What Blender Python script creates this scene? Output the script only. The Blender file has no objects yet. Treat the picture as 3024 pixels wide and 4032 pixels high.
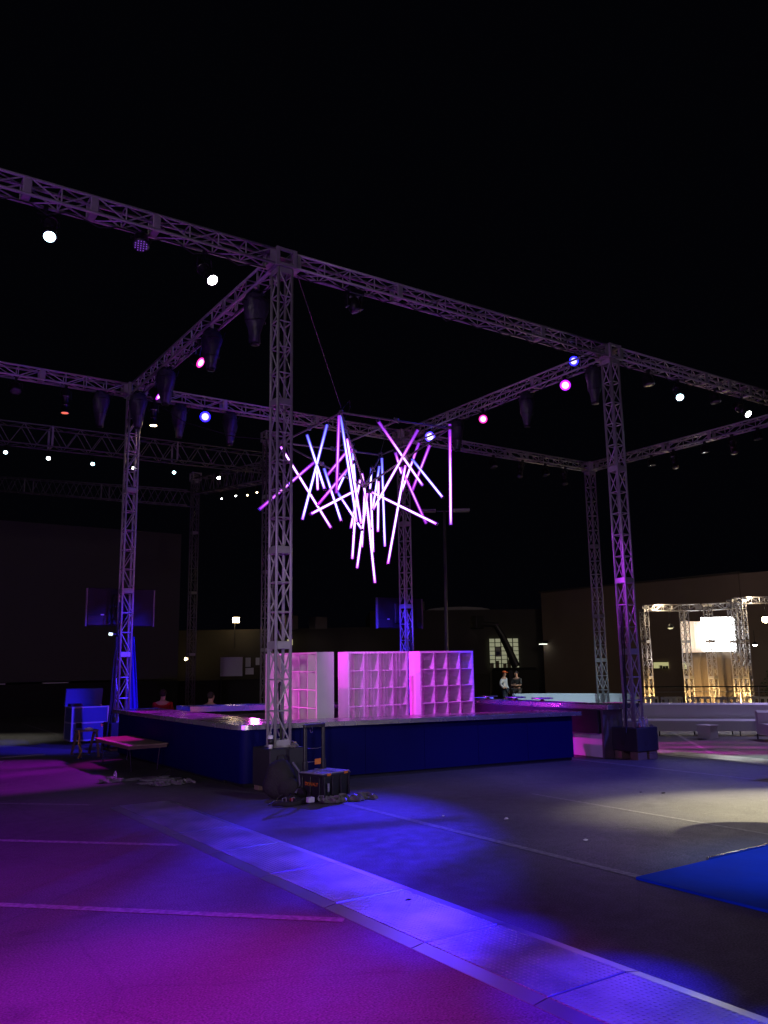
import bpy, math, random
from mathutils import Vector, Matrix
random.seed(7)
C = bpy.context.scene.collection
SC = bpy.context.scene
R = math.radians
# ---------------------------------------------------------------- camera, world, exposure
cam = bpy.data.cameras.new('camera'); co = bpy.data.objects.new('camera', cam); C.objects.link(co)
rt = Vector((0.83010098, -0.55739939, -0.01543645)); up = Vector((-0.08623415, -0.1556749, 0.98403709)); fw = Vector((0.55090474, 0.815519, 0.17729275))
m = Matrix((rt, up, -fw)).transposed().to_4x4(); m.translation = (-6.046, -11.954, 1.899)
co.matrix_world = m
cam.sensor_fit = 'VERTICAL'; cam.sensor_height = 24; cam.lens = 19.509
cam.clip_start = 0.1; cam.clip_end = 500
SC.camera = co
W = bpy.data.worlds.new('World'); SC.world = W; W.use_nodes = True
W.node_tree.nodes['Background'].inputs[0].default_value = (0.30, 0.32, 0.62, 1)
W.node_tree.nodes['Background'].inputs[1].default_value = 0.0022
SC.view_settings.view_transform = 'Standard'; SC.view_settings.look = 'None'
SC.view_settings.exposure = 0; SC.view_settings.gamma = 1

def G(a): return -0.018 * min(max(a, 0), 60)     # the lot falls gently away towards the back right

LAMPS = []
def spot(name, loc, aim, col, power, deg=40, blend=0.6, rad=0.09):
    l = bpy.data.lights.new(name, 'SPOT'); l.energy = power; l.color = col
    l.spot_size = R(deg); l.spot_blend = blend; l.shadow_soft_size = rad
    o = bpy.data.objects.new(name, l); C.objects.link(o)
    dv = Vector(aim) - Vector(loc); o.location = Vector(loc) + dv.normalized() * .4; o.rotation_euler = dv.to_track_quat('-Z', 'Y').to_euler()
    LAMPS.append(o); return o
def lamp(name, loc, col, power, rad=0.1):
    l = bpy.data.lights.new(name, 'POINT'); l.energy = power; l.color = col; l.shadow_soft_size = rad
    o = bpy.data.objects.new(name, l); C.objects.link(o); o.location = loc; return o
BLUE = (0.035, 0.015, 1.0); MAG = (0.62, 0.0, 1.0); PINK = (1.0, 0.02, 0.62); VIO = (0.30, 0.05, 1.0)
WARM = (1.0, 0.90, 0.62); COOL = (0.75, 0.92, 1.0); AMB = (1.0, 0.62, 0.22)
S = 8.246; SB = 8.12; H = 8.684; TT = 0.127; ZB = H - TT - 0.03
# lit stage lamps over the bar and on neighbouring bays, with added fills in between
spot('par_or_fill_light', (8.2, 6.6, 8.25), (-1.6, -3.6, 0), BLUE, 17000, 18, 1.0)
spot('par_or_fill_light', (8.2, 1.36, 8.30), (-3.6, 4.9, 0), (0.52, 0.0, 1.0), 11000, 24, .5)
spot('par_or_fill_light', (8.2, 4.36, 8.20), (-1.0, 4.8, .5), (0.6, 0.0, 1.0), 7000, 17, .8)
spot('par_or_fill_light', (8.2, 1.02, 8.75), (1.0, 6.0, 8.0), BLUE, 700, 60, .8)
spot('par_or_fill_light', (1.87, 8.05, 8.25), (.1, -2.4, 0), BLUE, 1500, 22, 1.0)
spot('par_or_fill_light', (0.05, 3.73, 8.0), (4.6, 2.9, 1.5), (0.95, 0.0, 0.85), 4200, 34, .8)
spot('par_or_fill_light', (0.05, 6.27, 8.0), (11.6, 0.6, -.2), (0.95, 0.0, 0.85), 30000, 15, .7)
spot('wash_or_fill_light', (0.05, 3.07, 8.2), (8.2, 7.9, 1.8), BLUE, 36000, 20, .9)
spot('wash_or_fill_light', (4.1, 0.1, 8.3), (-0.1, 8.2, 1.6), BLUE, 17000, 19, .8)
spot('profile_or_fill_light', (10.69, -0.05, 8.0), (4.4, -4.6, 0), WARM, 700, 30, 1.0)
spot('profile_or_fill_light', (17.0, -8.1, 8.2), (5.2, -5.3, 0), WARM, 52000, 14.5, 1.0, .04)
spot('wash_or_fill_light', (0.6, -0.1, 8.2), (4.2, 2.5, 1.5), (0.75, 0.08, 1.0), 5600, 30, .9)
spot('par_or_fill_light', (0.05, 6.0, 8.0), (-0.95, 5.3, .47), (0.85, 0.0, 0.9), 1500, 14, .8)  # added magenta spot on the plywood table; no lamp hangs here
lamp('violet_fill', (4.0, -3.0, 2.2), (0.30, 0.08, 1.0), 60, 0.3)  # added violet fill floating in front of the bar, no fixture
spot('profile_or_fill_light', (13.5, -0.05, 8.0), (10.6, -1.5, -.1), COOL, 3500, 12, .8)
spot('profile_or_fill_light', (-3.76, -0.05, 8.0), (-6.5, 5.0, 0), COOL, 500, 26, .7)
spot('wash_or_fill_light', (-8.2, -13.5, 8.3), (-6.0, -7.4, 0), (0.40, 0.0, 0.80), 10500, 48, 1.0)
spot('wash_or_fill_light', (-8.2, -6.0, 8.3), (-4.2, -7.4, 0), (0.62, 0.0, 0.75), 4600, 30, 1.0)
spot('wash_or_fill_light', (-0.2, -8.1, 8.3), (-1.75, -4.0, 0), (0.05, 0.09, 1.0), 3200, 9, 1.0)  # added spot making a bright patch that imitates a reflection on the ramp
spot('wash_or_fill_light', (-0.2, -8.1, 8.3), (-2.0, -6.1, 0), (0.05, 0.09, 1.0), 3000, 7, 1.0)  # second added patch, standing in for a reflection on the plates
for bb, pw, dg in ((-1.6, 4500, 9), (-2.9, 6500, 8.5), (-4.2, 8500, 8.5), (-5.6, 8000, 8.5), (-7.0, 14000, 9), (-8.3, 15000, 9), (-9.6, 13000, 10)):
    spot('wash_or_fill_light', (3.0, -8.1, 8.2), (-2.1, bb, 0), (0.012, 0.006, 1.0), pw, dg, 1.0)  # added row of narrow spots that turns the ramp plates blue
spot('wash_or_fill_light', (13.0, -8.2, 8.3), (6.6, -2.1, 0), (0.12, 0.10, 1.0), 6500, 36, 1.0)
spot('wash_or_fill_light', (6.0, -17, 8.3), (2.2, -4.4, 0), (0.56, 0.55, .85), 3200, 34, 1.0)  # added broad fill for the dark ground right of the ramp
spot('wash_or_fill_light', (-8.2, -2.0, 8.3), (-4.4, -1.2, 0), (0.32, 0.0, 1.0), 1500, 46, 1.0)  # added to tint the ground on the left violet
spot('wash_or_fill_light', (8.0, -8.1, 8.2), (1.9, -7.3, 0), (0.03, 0.24, 1.0), 2000, 17, .8)  # added to brighten the blue platform top
spot('profile_or_fill_light', (10.0, 1.1, 8.2), (15.0, 8.8, 0), (0.55, 0.82, 1.0), 3600, 30, .8)
spot('profile_or_fill_light', (22.0, 1.1, 8.2), (15.5, 2.6, 0), (0.55, 0.45, 1.0), 2300, 50, .8)
spot('profile_or_fill_light', (22.0, 8.1, 8.2), (20.5, 17.3, .8), (0.8, .92, 1.0), 2600, 13, .8)  # added to lift the two standing men out of the dark
spot('stage_lamp_light', (-1.0, 13.5, 8.0), (-2.2, 13.2, 0), (1, .95, .8), 700, 40, .9)
spot('site_or_fill_light', (-15, -24, 4.0), (0.0, 0.6, 2.0), (1.0, 0.90, 0.90), 8000, 10.5, 1.0, .3)  # added narrow spot, shaped to brighten the lower part of the nearest tower
spot('par_or_fill_light', (0.05, 5.2, 8.1), (8.2, 0.0, 3.5), (0.5, 0.03, 1.0), 14000, 13, 1.0)  # added violet spot for the inner faces of the right tower
spot('wash_or_fill_light', (1.5, .1, 8.3), (7.7, 2.6, .9), BLUE, 13000, 20, .9)  # added blue for the edge of the right counter run
spot('wash_or_fill_light', (2.0, .15, 8.3), (2.4, 6.62, .93), BLUE, 8000, 15, .9)  # added blue for the edge of the far counter run
lamp('site_or_fill_light', (-22, -26, 11), (1.0, 0.86, 0.92), 2300, 0.5)
spot('site_or_fill_light', (22, 0, 12), (37, 24, 3), (1.0, 0.82, 0.72), 1300, 75, 1.0, .3)  # added to brighten the warehouse wall
lamp('uplight_fill', (-9.5, -6.0, 1.2), (0.45, 0.10, 1.0), 800, 0.2)  # unseen low lamp added for a violet glow under the trusses
lamp('shelf_uplight', (3.3, 3.55, 1.0), (1.0, 0.05, 0.85), 62, 0.08)
lamp('shelf_uplight', (5.2, 3.55, 1.0), (1.0, 0.05, 0.95), 62, 0.08)
lamp('shelf_uplight', (1.2, 3.4, 1.15), (1.0, 0.08, 0.80), 60, 0.08)

# ---------------------------------------------------------------- materials
def pin(nt, n, v):
    n.default_value = v
def mat(name, col, rough=0.6, metal=0.0, var=0.12, scale=8.0, bump=0.0, bscale=40.0, spec=0.5, trans=0.0, alpha=1.0, coat=0.0):
    mt = bpy.data.materials.new(name); mt.use_nodes = True; nt = mt.node_tree; b = nt.nodes['Principled BSDF']
    tc = nt.nodes.new('ShaderNodeTexCoord'); nz = nt.nodes.new('ShaderNodeTexNoise')
    nz.inputs['Scale'].default_value = scale; nz.inputs['Detail'].default_value = 5
    nt.links.new(tc.outputs['Object'], nz.inputs['Vector'])
    mx = nt.nodes.new('ShaderNodeMix'); mx.data_type = 'RGBA'
    mx.inputs[6].default_value = tuple(max(0, c * (1 - var)) for c in col[:3]) + (1,)
    mx.inputs[7].default_value = tuple(min(1, c * (1 + var)) for c in col[:3]) + (1,)
    nt.links.new(nz.outputs['Fac'], mx.inputs[0]); nt.links.new(mx.outputs[2], b.inputs['Base Color'])
    mr = nt.nodes.new('ShaderNodeMapRange'); mr.inputs[3].default_value = max(.03, rough - .1); mr.inputs[4].default_value = min(1, rough + .1)
    nt.links.new(nz.outputs['Fac'], mr.inputs[0]); nt.links.new(mr.outputs[0], b.inputs['Roughness'])
    b.inputs['Metallic'].default_value = metal; b.inputs['Specular IOR Level'].default_value = spec
    b.inputs['Transmission Weight'].default_value = trans; b.inputs['Alpha'].default_value = alpha
    b.inputs['Coat Weight'].default_value = coat
    if bump:
        n2 = nt.nodes.new('ShaderNodeTexNoise'); n2.inputs['Scale'].default_value = bscale; n2.inputs['Detail'].default_value = 4
        nt.links.new(tc.outputs['Object'], n2.inputs['Vector'])
        bp = nt.nodes.new('ShaderNodeBump'); bp.inputs['Strength'].default_value = bump; bp.inputs['Distance'].default_value = 0.02
        nt.links.new(n2.outputs['Fac'], bp.inputs['Height']); nt.links.new(bp.outputs[0], b.inputs['Normal'])
    return mt
def emit(name, col, strength):
    mt = bpy.data.materials.new(name); mt.use_nodes = True; b = mt.node_tree.nodes['Principled BSDF']
    b.inputs['Base Color'].default_value = (.6, .6, .6, 1); b.inputs['Roughness'].default_value = .4
    b.inputs['Emission Color'].default_value = tuple(col) + (1,); b.inputs['Emission Strength'].default_value = strength
    return mt
def tube_mat(name, stops, strength=6.0):
    """acrylic LED tube: emission runs along the tube (object-space generated Z of the tube mesh)."""
    mt = bpy.data.materials.new(name); mt.use_nodes = True; nt = mt.node_tree; b = nt.nodes['Principled BSDF']
    at = nt.nodes.new('ShaderNodeUVMap'); sp = nt.nodes.new('ShaderNodeSeparateXYZ')
    nt.links.new(at.outputs[0], sp.inputs[0])
    r = nt.nodes.new('ShaderNodeValToRGB'); els = r.color_ramp.elements
    els[0].position, els[0].color = stops[0][0], stops[0][1] + (1,)
    els[1].position, els[1].color = stops[-1][0], stops[-1][1] + (1,)
    for p, c in stops[1:-1]:
        e = els.new(p); e.color = c + (1,)
    nt.links.new(sp.outputs[1], r.inputs[0]); nt.links.new(r.outputs[0], b.inputs['Emission Color'])
    b.inputs['Emission Strength'].default_value = strength; b.inputs['Base Color'].default_value = (.5, .5, .5, 1)
    return mt
M = {}
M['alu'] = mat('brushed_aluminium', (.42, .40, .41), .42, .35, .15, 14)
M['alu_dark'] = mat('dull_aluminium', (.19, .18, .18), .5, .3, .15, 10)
M['plate'] = mat('joint_plate', (.38, .37, .36), .5, .3, .2, 9)
M['black'] = mat('black_metal', (.018, .018, .02), .45, .2, .2, 20)
M['lampblack'] = mat('black_lamp_housing', (.022, .022, .026), .35, .5, .2, 20)
M['tarp'] = mat('dark_rain_bag', (.045, .045, .06), .38, 0, .3, 7, .6, 14)
M['blackwood'] = mat('black_painted_plywood', (.022, .022, .024), .6, 0, .25, 5, .15, 60)
M['chrome'] = mat('polished_steel', (.75, .74, .72), .16, 1, .05, 5)
M['steel'] = mat('stainless_top', (.55, .54, .55), .26, .8, .08, 3, .03, 30)
M['steel_edge'] = mat('satin_steel_edge', (.42, .41, .42), .36, .9, .1, 3)
M['barblue'] = mat('blue_bar_panel', (.0012, .002, .065), .65, 0, .12, 1.5, .08, 6, .12)
M['cubwhite'] = mat('white_laminate', (.72, .70, .72), .5, 0, .05, 3)
M['cubback'] = mat('white_back_panel', (.66, .62, .66), .6, 0, .06, 3)
def make_translucent(mt, f, col):
    nt = mt.node_tree; out = nt.nodes['Material Output']; b = nt.nodes['Principled BSDF']; tr = nt.nodes.new('ShaderNodeBsdfTranslucent'); tr.inputs[0].default_value = col + (1,)
    mx = nt.nodes.new('ShaderNodeMixShader'); mx.inputs[0].default_value = f; nt.links.new(b.outputs[0], mx.inputs[1]); nt.links.new(tr.outputs[0], mx.inputs[2]); nt.links.new(mx.outputs[0], out.inputs[0])
make_translucent(M['cubback'], .55, (.7, .6, .7))
M['wood'] = mat('raw_plywood', (.36, .27, .17), .7, 0, .25, 6, .2, 30)
M['wood_dark'] = mat('weathered_wood', (.17, .13, .08), .75, 0, .3, 9, .3, 30)
M['concrete'] = mat('render_wall', (.20, .15, .12), .85, 0, .12, .6, .2, 3)
M['concrete2'] = mat('grey_wall', (.055, .05, .045), .85, 0, .2, .5, .2, 3)
M['screen'] = mat('grey_backdrop', (.07, .07, .066), .9, 0, .15, .35)
M['vinyl'] = mat('white_vinyl', (.70, .70, .72), .42, 0, .04, 2, .05, 8)
M['rubber'] = mat('black_rubber', (.02, .02, .02), .8, 0, .2, 30)
M['canvas'] = mat('black_canvas', (.02, .018, .017), .85, 0, .4, 15, .5, 30)
M['plastic'] = mat('black_plastic', (.02, .02, .022), .4, 0, .2, 12, .1, 80)
M['lid'] = mat('grey_plastic_lid', (.30, .30, .33), .3, 0, .1, 12)
M['orange'] = mat('orange_plastic', (.75, .22, .02), .5, 0, .1, 12)
M['red'] = mat('red_cotton', (.45, .01, .015), .9, 0, .15, 20)
M['orangecap'] = mat('orange_cap', (.85, .16, .04), .8, 0, .1, 20)
M['whiteshirt'] = mat('white_shirt_cloth', (.62, .66, .68), .85, 0, .1, 12, .2, 20)
M['darkshirt'] = mat('charcoal_shirt_cloth', (.05, .055, .055), .9, 0, .2, 12)
M['denim'] = mat('grey_trousers', (.10, .10, .11), .9, 0, .2, 12)
M['navy'] = mat('navy_shorts_cloth', (.02, .03, .055), .9, 0, .2, 12)
M['skin'] = mat('skin', (.50, .30, .21), .6, 0, .08, 12)
M['hair'] = mat('dark_hair', (.03, .02, .015), .8, 0, .2, 30)
M['cable'] = mat('black_cable', (.012, .012, .013), .6, 0, .2, 20)
M['wire'] = mat('steel_wire', (.30, .30, .31), .4, .6, .1, 20)
M['clear'] = mat('clear_plastic', (.75, .75, .78), .12, 0, .05, 12, .5, 18, .5, .75)
M['film'] = mat('crumpled_plastic_film', (.20, .19, .175), .35, 0, .3, 12, 1.0, 18, .5, .2)
M['acrylic'] = mat('acrylic_chair', (.8, .8, .76), .3, 0, .05, 12, 0, 1, .6, .0, .85)
M['redlabel'] = mat('red_liquid', (.7, .02, .06), .2, 0, .1, 5, 0, 1, .5, .3)
M['paper'] = mat('white_paper_cup', (.7, .7, .7), .6, 0, .05, 5)
M['yellow'] = mat('yellow_strap', (.50, .40, .05), .7, 0, .15, 8)
M['blueclear'] = mat('blue_platform_top', (.006, .06, .50), .75, 0, .35, 1.6, .25, 12, .04)
M['leaf'] = mat('dark_leaf', (.05, .075, .03), .6, 0, .4, 3)
M['bark'] = mat('bark', (.09, .065, .045), .9, 0, .3, 8, .5, 20)
M['curtain'] = mat('taupe_curtain', (.20, .16, .12), .85, 0, .15, 2)
M['fabricscreen'] = mat('projection_fabric', (.6, .6, .6), .8, 0, .05, 2)
M['whiteboard'] = mat('white_sheet', (.55, .55, .58), .7, 0, .08, 3)
M['hedge'] = mat('black_fence_cloth', (.012, .012, .013), .95, 0, .4, 2)
M['oliveglass'] = mat('window_frame_steel', (.03, .03, .028), .5, .3, .1, 8)
M['face_led'] = emit('blown_out_screen', (1, 1, .98), 16)
M['e_white'] = emit('lit_white_lens', (1, 1, .93), 30)
M['e_cool'] = emit('lit_cool_lens', (.55, .92, 1.0), 14)
M['e_pink'] = emit('lit_pink_lens', (1, .02, .42), 1.6)
M['e_mag'] = emit('lit_magenta_lens', (.50, .01, 1), 2)
M['e_blue'] = emit('lit_blue_lens', (.01, .008, 1), 5)
M['e_vio'] = emit('lit_violet_lens', (.06, .03, 1), 5)
M['e_dimviolet'] = emit('dim_violet_leds', (.25, .06, .8), .5)
M['e_dimblue'] = emit('dim_blue_lens', (.05, .05, 1), .7)
M['e_amber'] = emit('amber_lamp', (1, .72, .35), 22)
M['e_office'] = emit('lit_office_room', (.50, .52, .32), .42)
M['e_office2'] = emit('lit_office_strip', (.62, .60, .26), .62)
M['e_red'] = emit('red_exit_light', (1, .16, .06), 1.1)
M['lens_off'] = mat('unlit_glass_lens', (.10, .10, .12), .08, .3, .05, 5)
M['tube0'] = tube_mat('tube_hot_white', [(0, (.55, .10, 1)), (.08, (1, .6, 1)), (.5, (1, .85, 1)), (.92, (1, .55, 1)), (1, (.55, .08, .8))])
M['tube1'] = tube_mat('tube_blue_head', [(0, (.05, .07, .5)), (.12, (.12, .16, .8)), (.45, (.7, .6, 1)), (.9, (1, .62, 1)), (1, (.5, .08, .7))])
M['tube2'] = tube_mat('tube_pink', [(0, (.10, .02, .2)), (.12, (.28, .05, .34)), (.5, (.55, .20, .48)), (.9, (.30, .04, .25)), (1, (.10, .01, .12))])
M['tube3'] = tube_mat('tube_violet_head', [(0, (.03, .01, .12)), (.12, (.10, .02, .25)), (.3, (.55, .12, .45)), (.55, (1, .62, 1)), (.9, (1, .6, 1)), (1, (.12, .03, .45))])

def halo_mat(name, col, st, f):
    mt = bpy.data.materials.new(name); mt.use_nodes = True; nt = mt.node_tree; out = nt.nodes['Material Output']; nt.nodes.remove(nt.nodes['Principled BSDF'])
    e = nt.nodes.new('ShaderNodeEmission'); e.inputs[0].default_value = col + (1,); e.inputs[1].default_value = st; tr = nt.nodes.new('ShaderNodeBsdfTransparent')
    mx = nt.nodes.new('ShaderNodeMixShader'); mx.inputs[0].default_value = f; nt.links.new(tr.outputs[0], mx.inputs[1]); nt.links.new(e.outputs[0], mx.inputs[2]); nt.links.new(mx.outputs[0], out.inputs[0]); return mt
M['sleeve0'] = halo_mat('violet_halo', (.42, .03, 1.0), .8, .5); M['sleeve1'] = halo_mat('blue_halo', (.12, .06, 1.0), .9, .5)  # glowing shells standing in for the halo round the tubes
def asphalt():
    mt = bpy.data.materials.new('asphalt'); mt.use_nodes = True; nt = mt.node_tree; b = nt.nodes['Principled BSDF']
    tc = nt.nodes.new('ShaderNodeTexCoord')
    def nz(sc, det, vec=None):
        n = nt.nodes.new('ShaderNodeTexNoise'); n.inputs['Scale'].default_value = sc; n.inputs['Detail'].default_value = det
        nt.links.new(tc.outputs['Object'], n.inputs['Vector']); return n
    a, f, g = nz(.35, 5), nz(70, 3), nz(6, 4)
    r1 = nt.nodes.new('ShaderNodeValToRGB'); r1.color_ramp.elements[0].position = .35; r1.color_ramp.elements[1].position = .68
    r1.color_ramp.elements[0].color = (.075, .072, .070, 1); r1.color_ramp.elements[1].color = (.125, .12, .112, 1)
    nt.links.new(a.outputs['Fac'], r1.inputs[0])
    r2 = nt.nodes.new('ShaderNodeValToRGB'); r2.color_ramp.elements[0].position = .3; r2.color_ramp.elements[1].position = .75
    r2.color_ramp.elements[0].color = (.38, .38, .38, 1); r2.color_ramp.elements[1].color = (1.7, 1.7, 1.7, 1)
    nt.links.new(f.outputs['Fac'], r2.inputs[0])
    mx = nt.nodes.new('ShaderNodeMix'); mx.data_type = 'RGBA'; mx.blend_type = 'MULTIPLY'; mx.inputs[0].default_value = 1
    nt.links.new(r1.outputs[0], mx.inputs[6]); nt.links.new(r2.outputs[0], mx.inputs[7])
    # dark oil marks
    r3 = nt.nodes.new('ShaderNodeValToRGB'); r3.color_ramp.elements[0].position = .24; r3.color_ramp.elements[1].position = .36
    r3.color_ramp.elements[0].color = (.5, .5, .5, 1); r3.color_ramp.elements[1].color = (1, 1, 1, 1)
    v = nz(1.1, 6); nt.links.new(v.outputs['Fac'], r3.inputs[0])
    m2 = nt.nodes.new('ShaderNodeMix'); m2.data_type = 'RGBA'; m2.blend_type = 'MULTIPLY'; m2.inputs[0].default_value = 1
    nt.links.new(mx.outputs[2], m2.inputs[6]); nt.links.new(r3.outputs[0], m2.inputs[7])
    wv = nz(1.6, 4); mpv = nt.nodes.new('ShaderNodeMix'); mpv.data_type = 'RGBA'; mpv.inputs[0].default_value = .12
    nt.links.new(tc.outputs['Object'], mpv.inputs[6]); nt.links.new(wv.outputs['Color'], mpv.inputs[7])
    vo = nt.nodes.new('ShaderNodeTexVoronoi'); vo.feature = 'DISTANCE_TO_EDGE'; vo.inputs['Scale'].default_value = .42; nt.links.new(mpv.outputs[2], vo.inputs['Vector'])
    r4 = nt.nodes.new('ShaderNodeValToRGB'); r4.color_ramp.elements[0].position = .0; r4.color_ramp.elements[1].position = .006
    r4.color_ramp.elements[0].color = (.45, .45, .45, 1); r4.color_ramp.elements[1].color = (1, 1, 1, 1); nt.links.new(vo.outputs['Distance'], r4.inputs[0])
    m3 = nt.nodes.new('ShaderNodeMix'); m3.data_type = 'RGBA'; m3.blend_type = 'MULTIPLY'; m3.inputs[0].default_value = .35
    nt.links.new(m2.outputs[2], m3.inputs[6]); nt.links.new(r4.outputs[0], m3.inputs[7])
    nt.links.new(m3.outputs[2], b.inputs['Base Color'])
    mr = nt.nodes.new('ShaderNodeMapRange'); mr.inputs[3].default_value = .5; mr.inputs[4].default_value = .85
    nt.links.new(g.outputs['Fac'], mr.inputs[0]); nt.links.new(mr.outputs[0], b.inputs['Roughness'])
    bp = nt.nodes.new('ShaderNodeBump'); bp.inputs['Strength'].default_value = .5; bp.inputs['Distance'].default_value = .01
    nt.links.new(f.outputs['Fac'], bp.inputs['Height']); nt.links.new(bp.outputs[0], b.inputs['Normal'])
    return mt
M['asphalt'] = asphalt()
def paint_mat():
    mt = bpy.data.materials.new('worn_line_paint'); mt.use_nodes = True; nt = mt.node_tree; b = nt.nodes['Principled BSDF']
    tc = nt.nodes.new('ShaderNodeTexCoord'); n = nt.nodes.new('ShaderNodeTexNoise'); n.inputs['Scale'].default_value = 22; n.inputs['Detail'].default_value = 6
    nt.links.new(tc.outputs['Object'], n.inputs['Vector'])
    r = nt.nodes.new('ShaderNodeValToRGB'); r.color_ramp.elements[0].position = .38; r.color_ramp.elements[1].position = .6
    r.color_ramp.elements[0].color = (.15, .145, .14, 1); r.color_ramp.elements[1].color = (.27, .26, .25, 1)
    nt.links.new(n.outputs['Fac'], r.inputs[0]); nt.links.new(r.outputs[0], b.inputs['Base Color']); b.inputs['Roughness'].default_value = .7
    return mt
M['paint'] = paint_mat()
def diamond():
    mt = bpy.data.materials.new('diamond_tread_plate'); mt.use_nodes = True; nt = mt.node_tree; b = nt.nodes['Principled BSDF']
    tc = nt.nodes.new('ShaderNodeTexCoord'); sx = nt.nodes.new('ShaderNodeSeparateXYZ'); nt.links.new(tc.outputs['Object'], sx.inputs[0])
    def mth(op, a, bb=None):
        n = nt.nodes.new('ShaderNodeMath'); n.operation = op
        for i, q in enumerate((a, bb)):
            if q is None: continue
            if isinstance(q, (int, float)): n.inputs[i].default_value = q
            else: nt.links.new(q, n.inputs[i])
        return n.outputs[0]
    k = 2 * math.pi / .075
    p = mth('SINE', mth('MULTIPLY', mth('ADD', sx.outputs[0], sx.outputs[1]), k)); q = mth('SINE', mth('MULTIPLY', mth('SUBTRACT', sx.outputs[0], sx.outputs[1]), k))
    h = mth('MAXIMUM', mth('SUBTRACT', mth('MULTIPLY', p, q), .30), 0.0)
    bp = nt.nodes.new('ShaderNodeBump'); bp.inputs['Strength'].default_value = 1; bp.inputs['Distance'].default_value = .03
    nt.links.new(h, bp.inputs['Height']); nt.links.new(bp.outputs[0], b.inputs['Normal'])
    n = nt.nodes.new('ShaderNodeTexNoise'); n.inputs['Scale'].default_value = 2.2; n.inputs['Detail'].default_value = 5; nt.links.new(tc.outputs['Object'], n.inputs['Vector'])
    r = nt.nodes.new('ShaderNodeValToRGB'); r.color_ramp.elements[0].position = .35; r.color_ramp.elements[1].position = .65
    r.color_ramp.elements[0].color = (.26, .26, .27, 1); r.color_ramp.elements[1].color = (.46, .46, .48, 1)
    nt.links.new(n.outputs['Fac'], r.inputs[0]); nt.links.new(r.outputs[0], b.inputs['Base Color'])
    b.inputs['Metallic'].default_value = .9; b.inputs['Roughness'].default_value = .40
    return mt
M['diamond'] = diamond()

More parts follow.
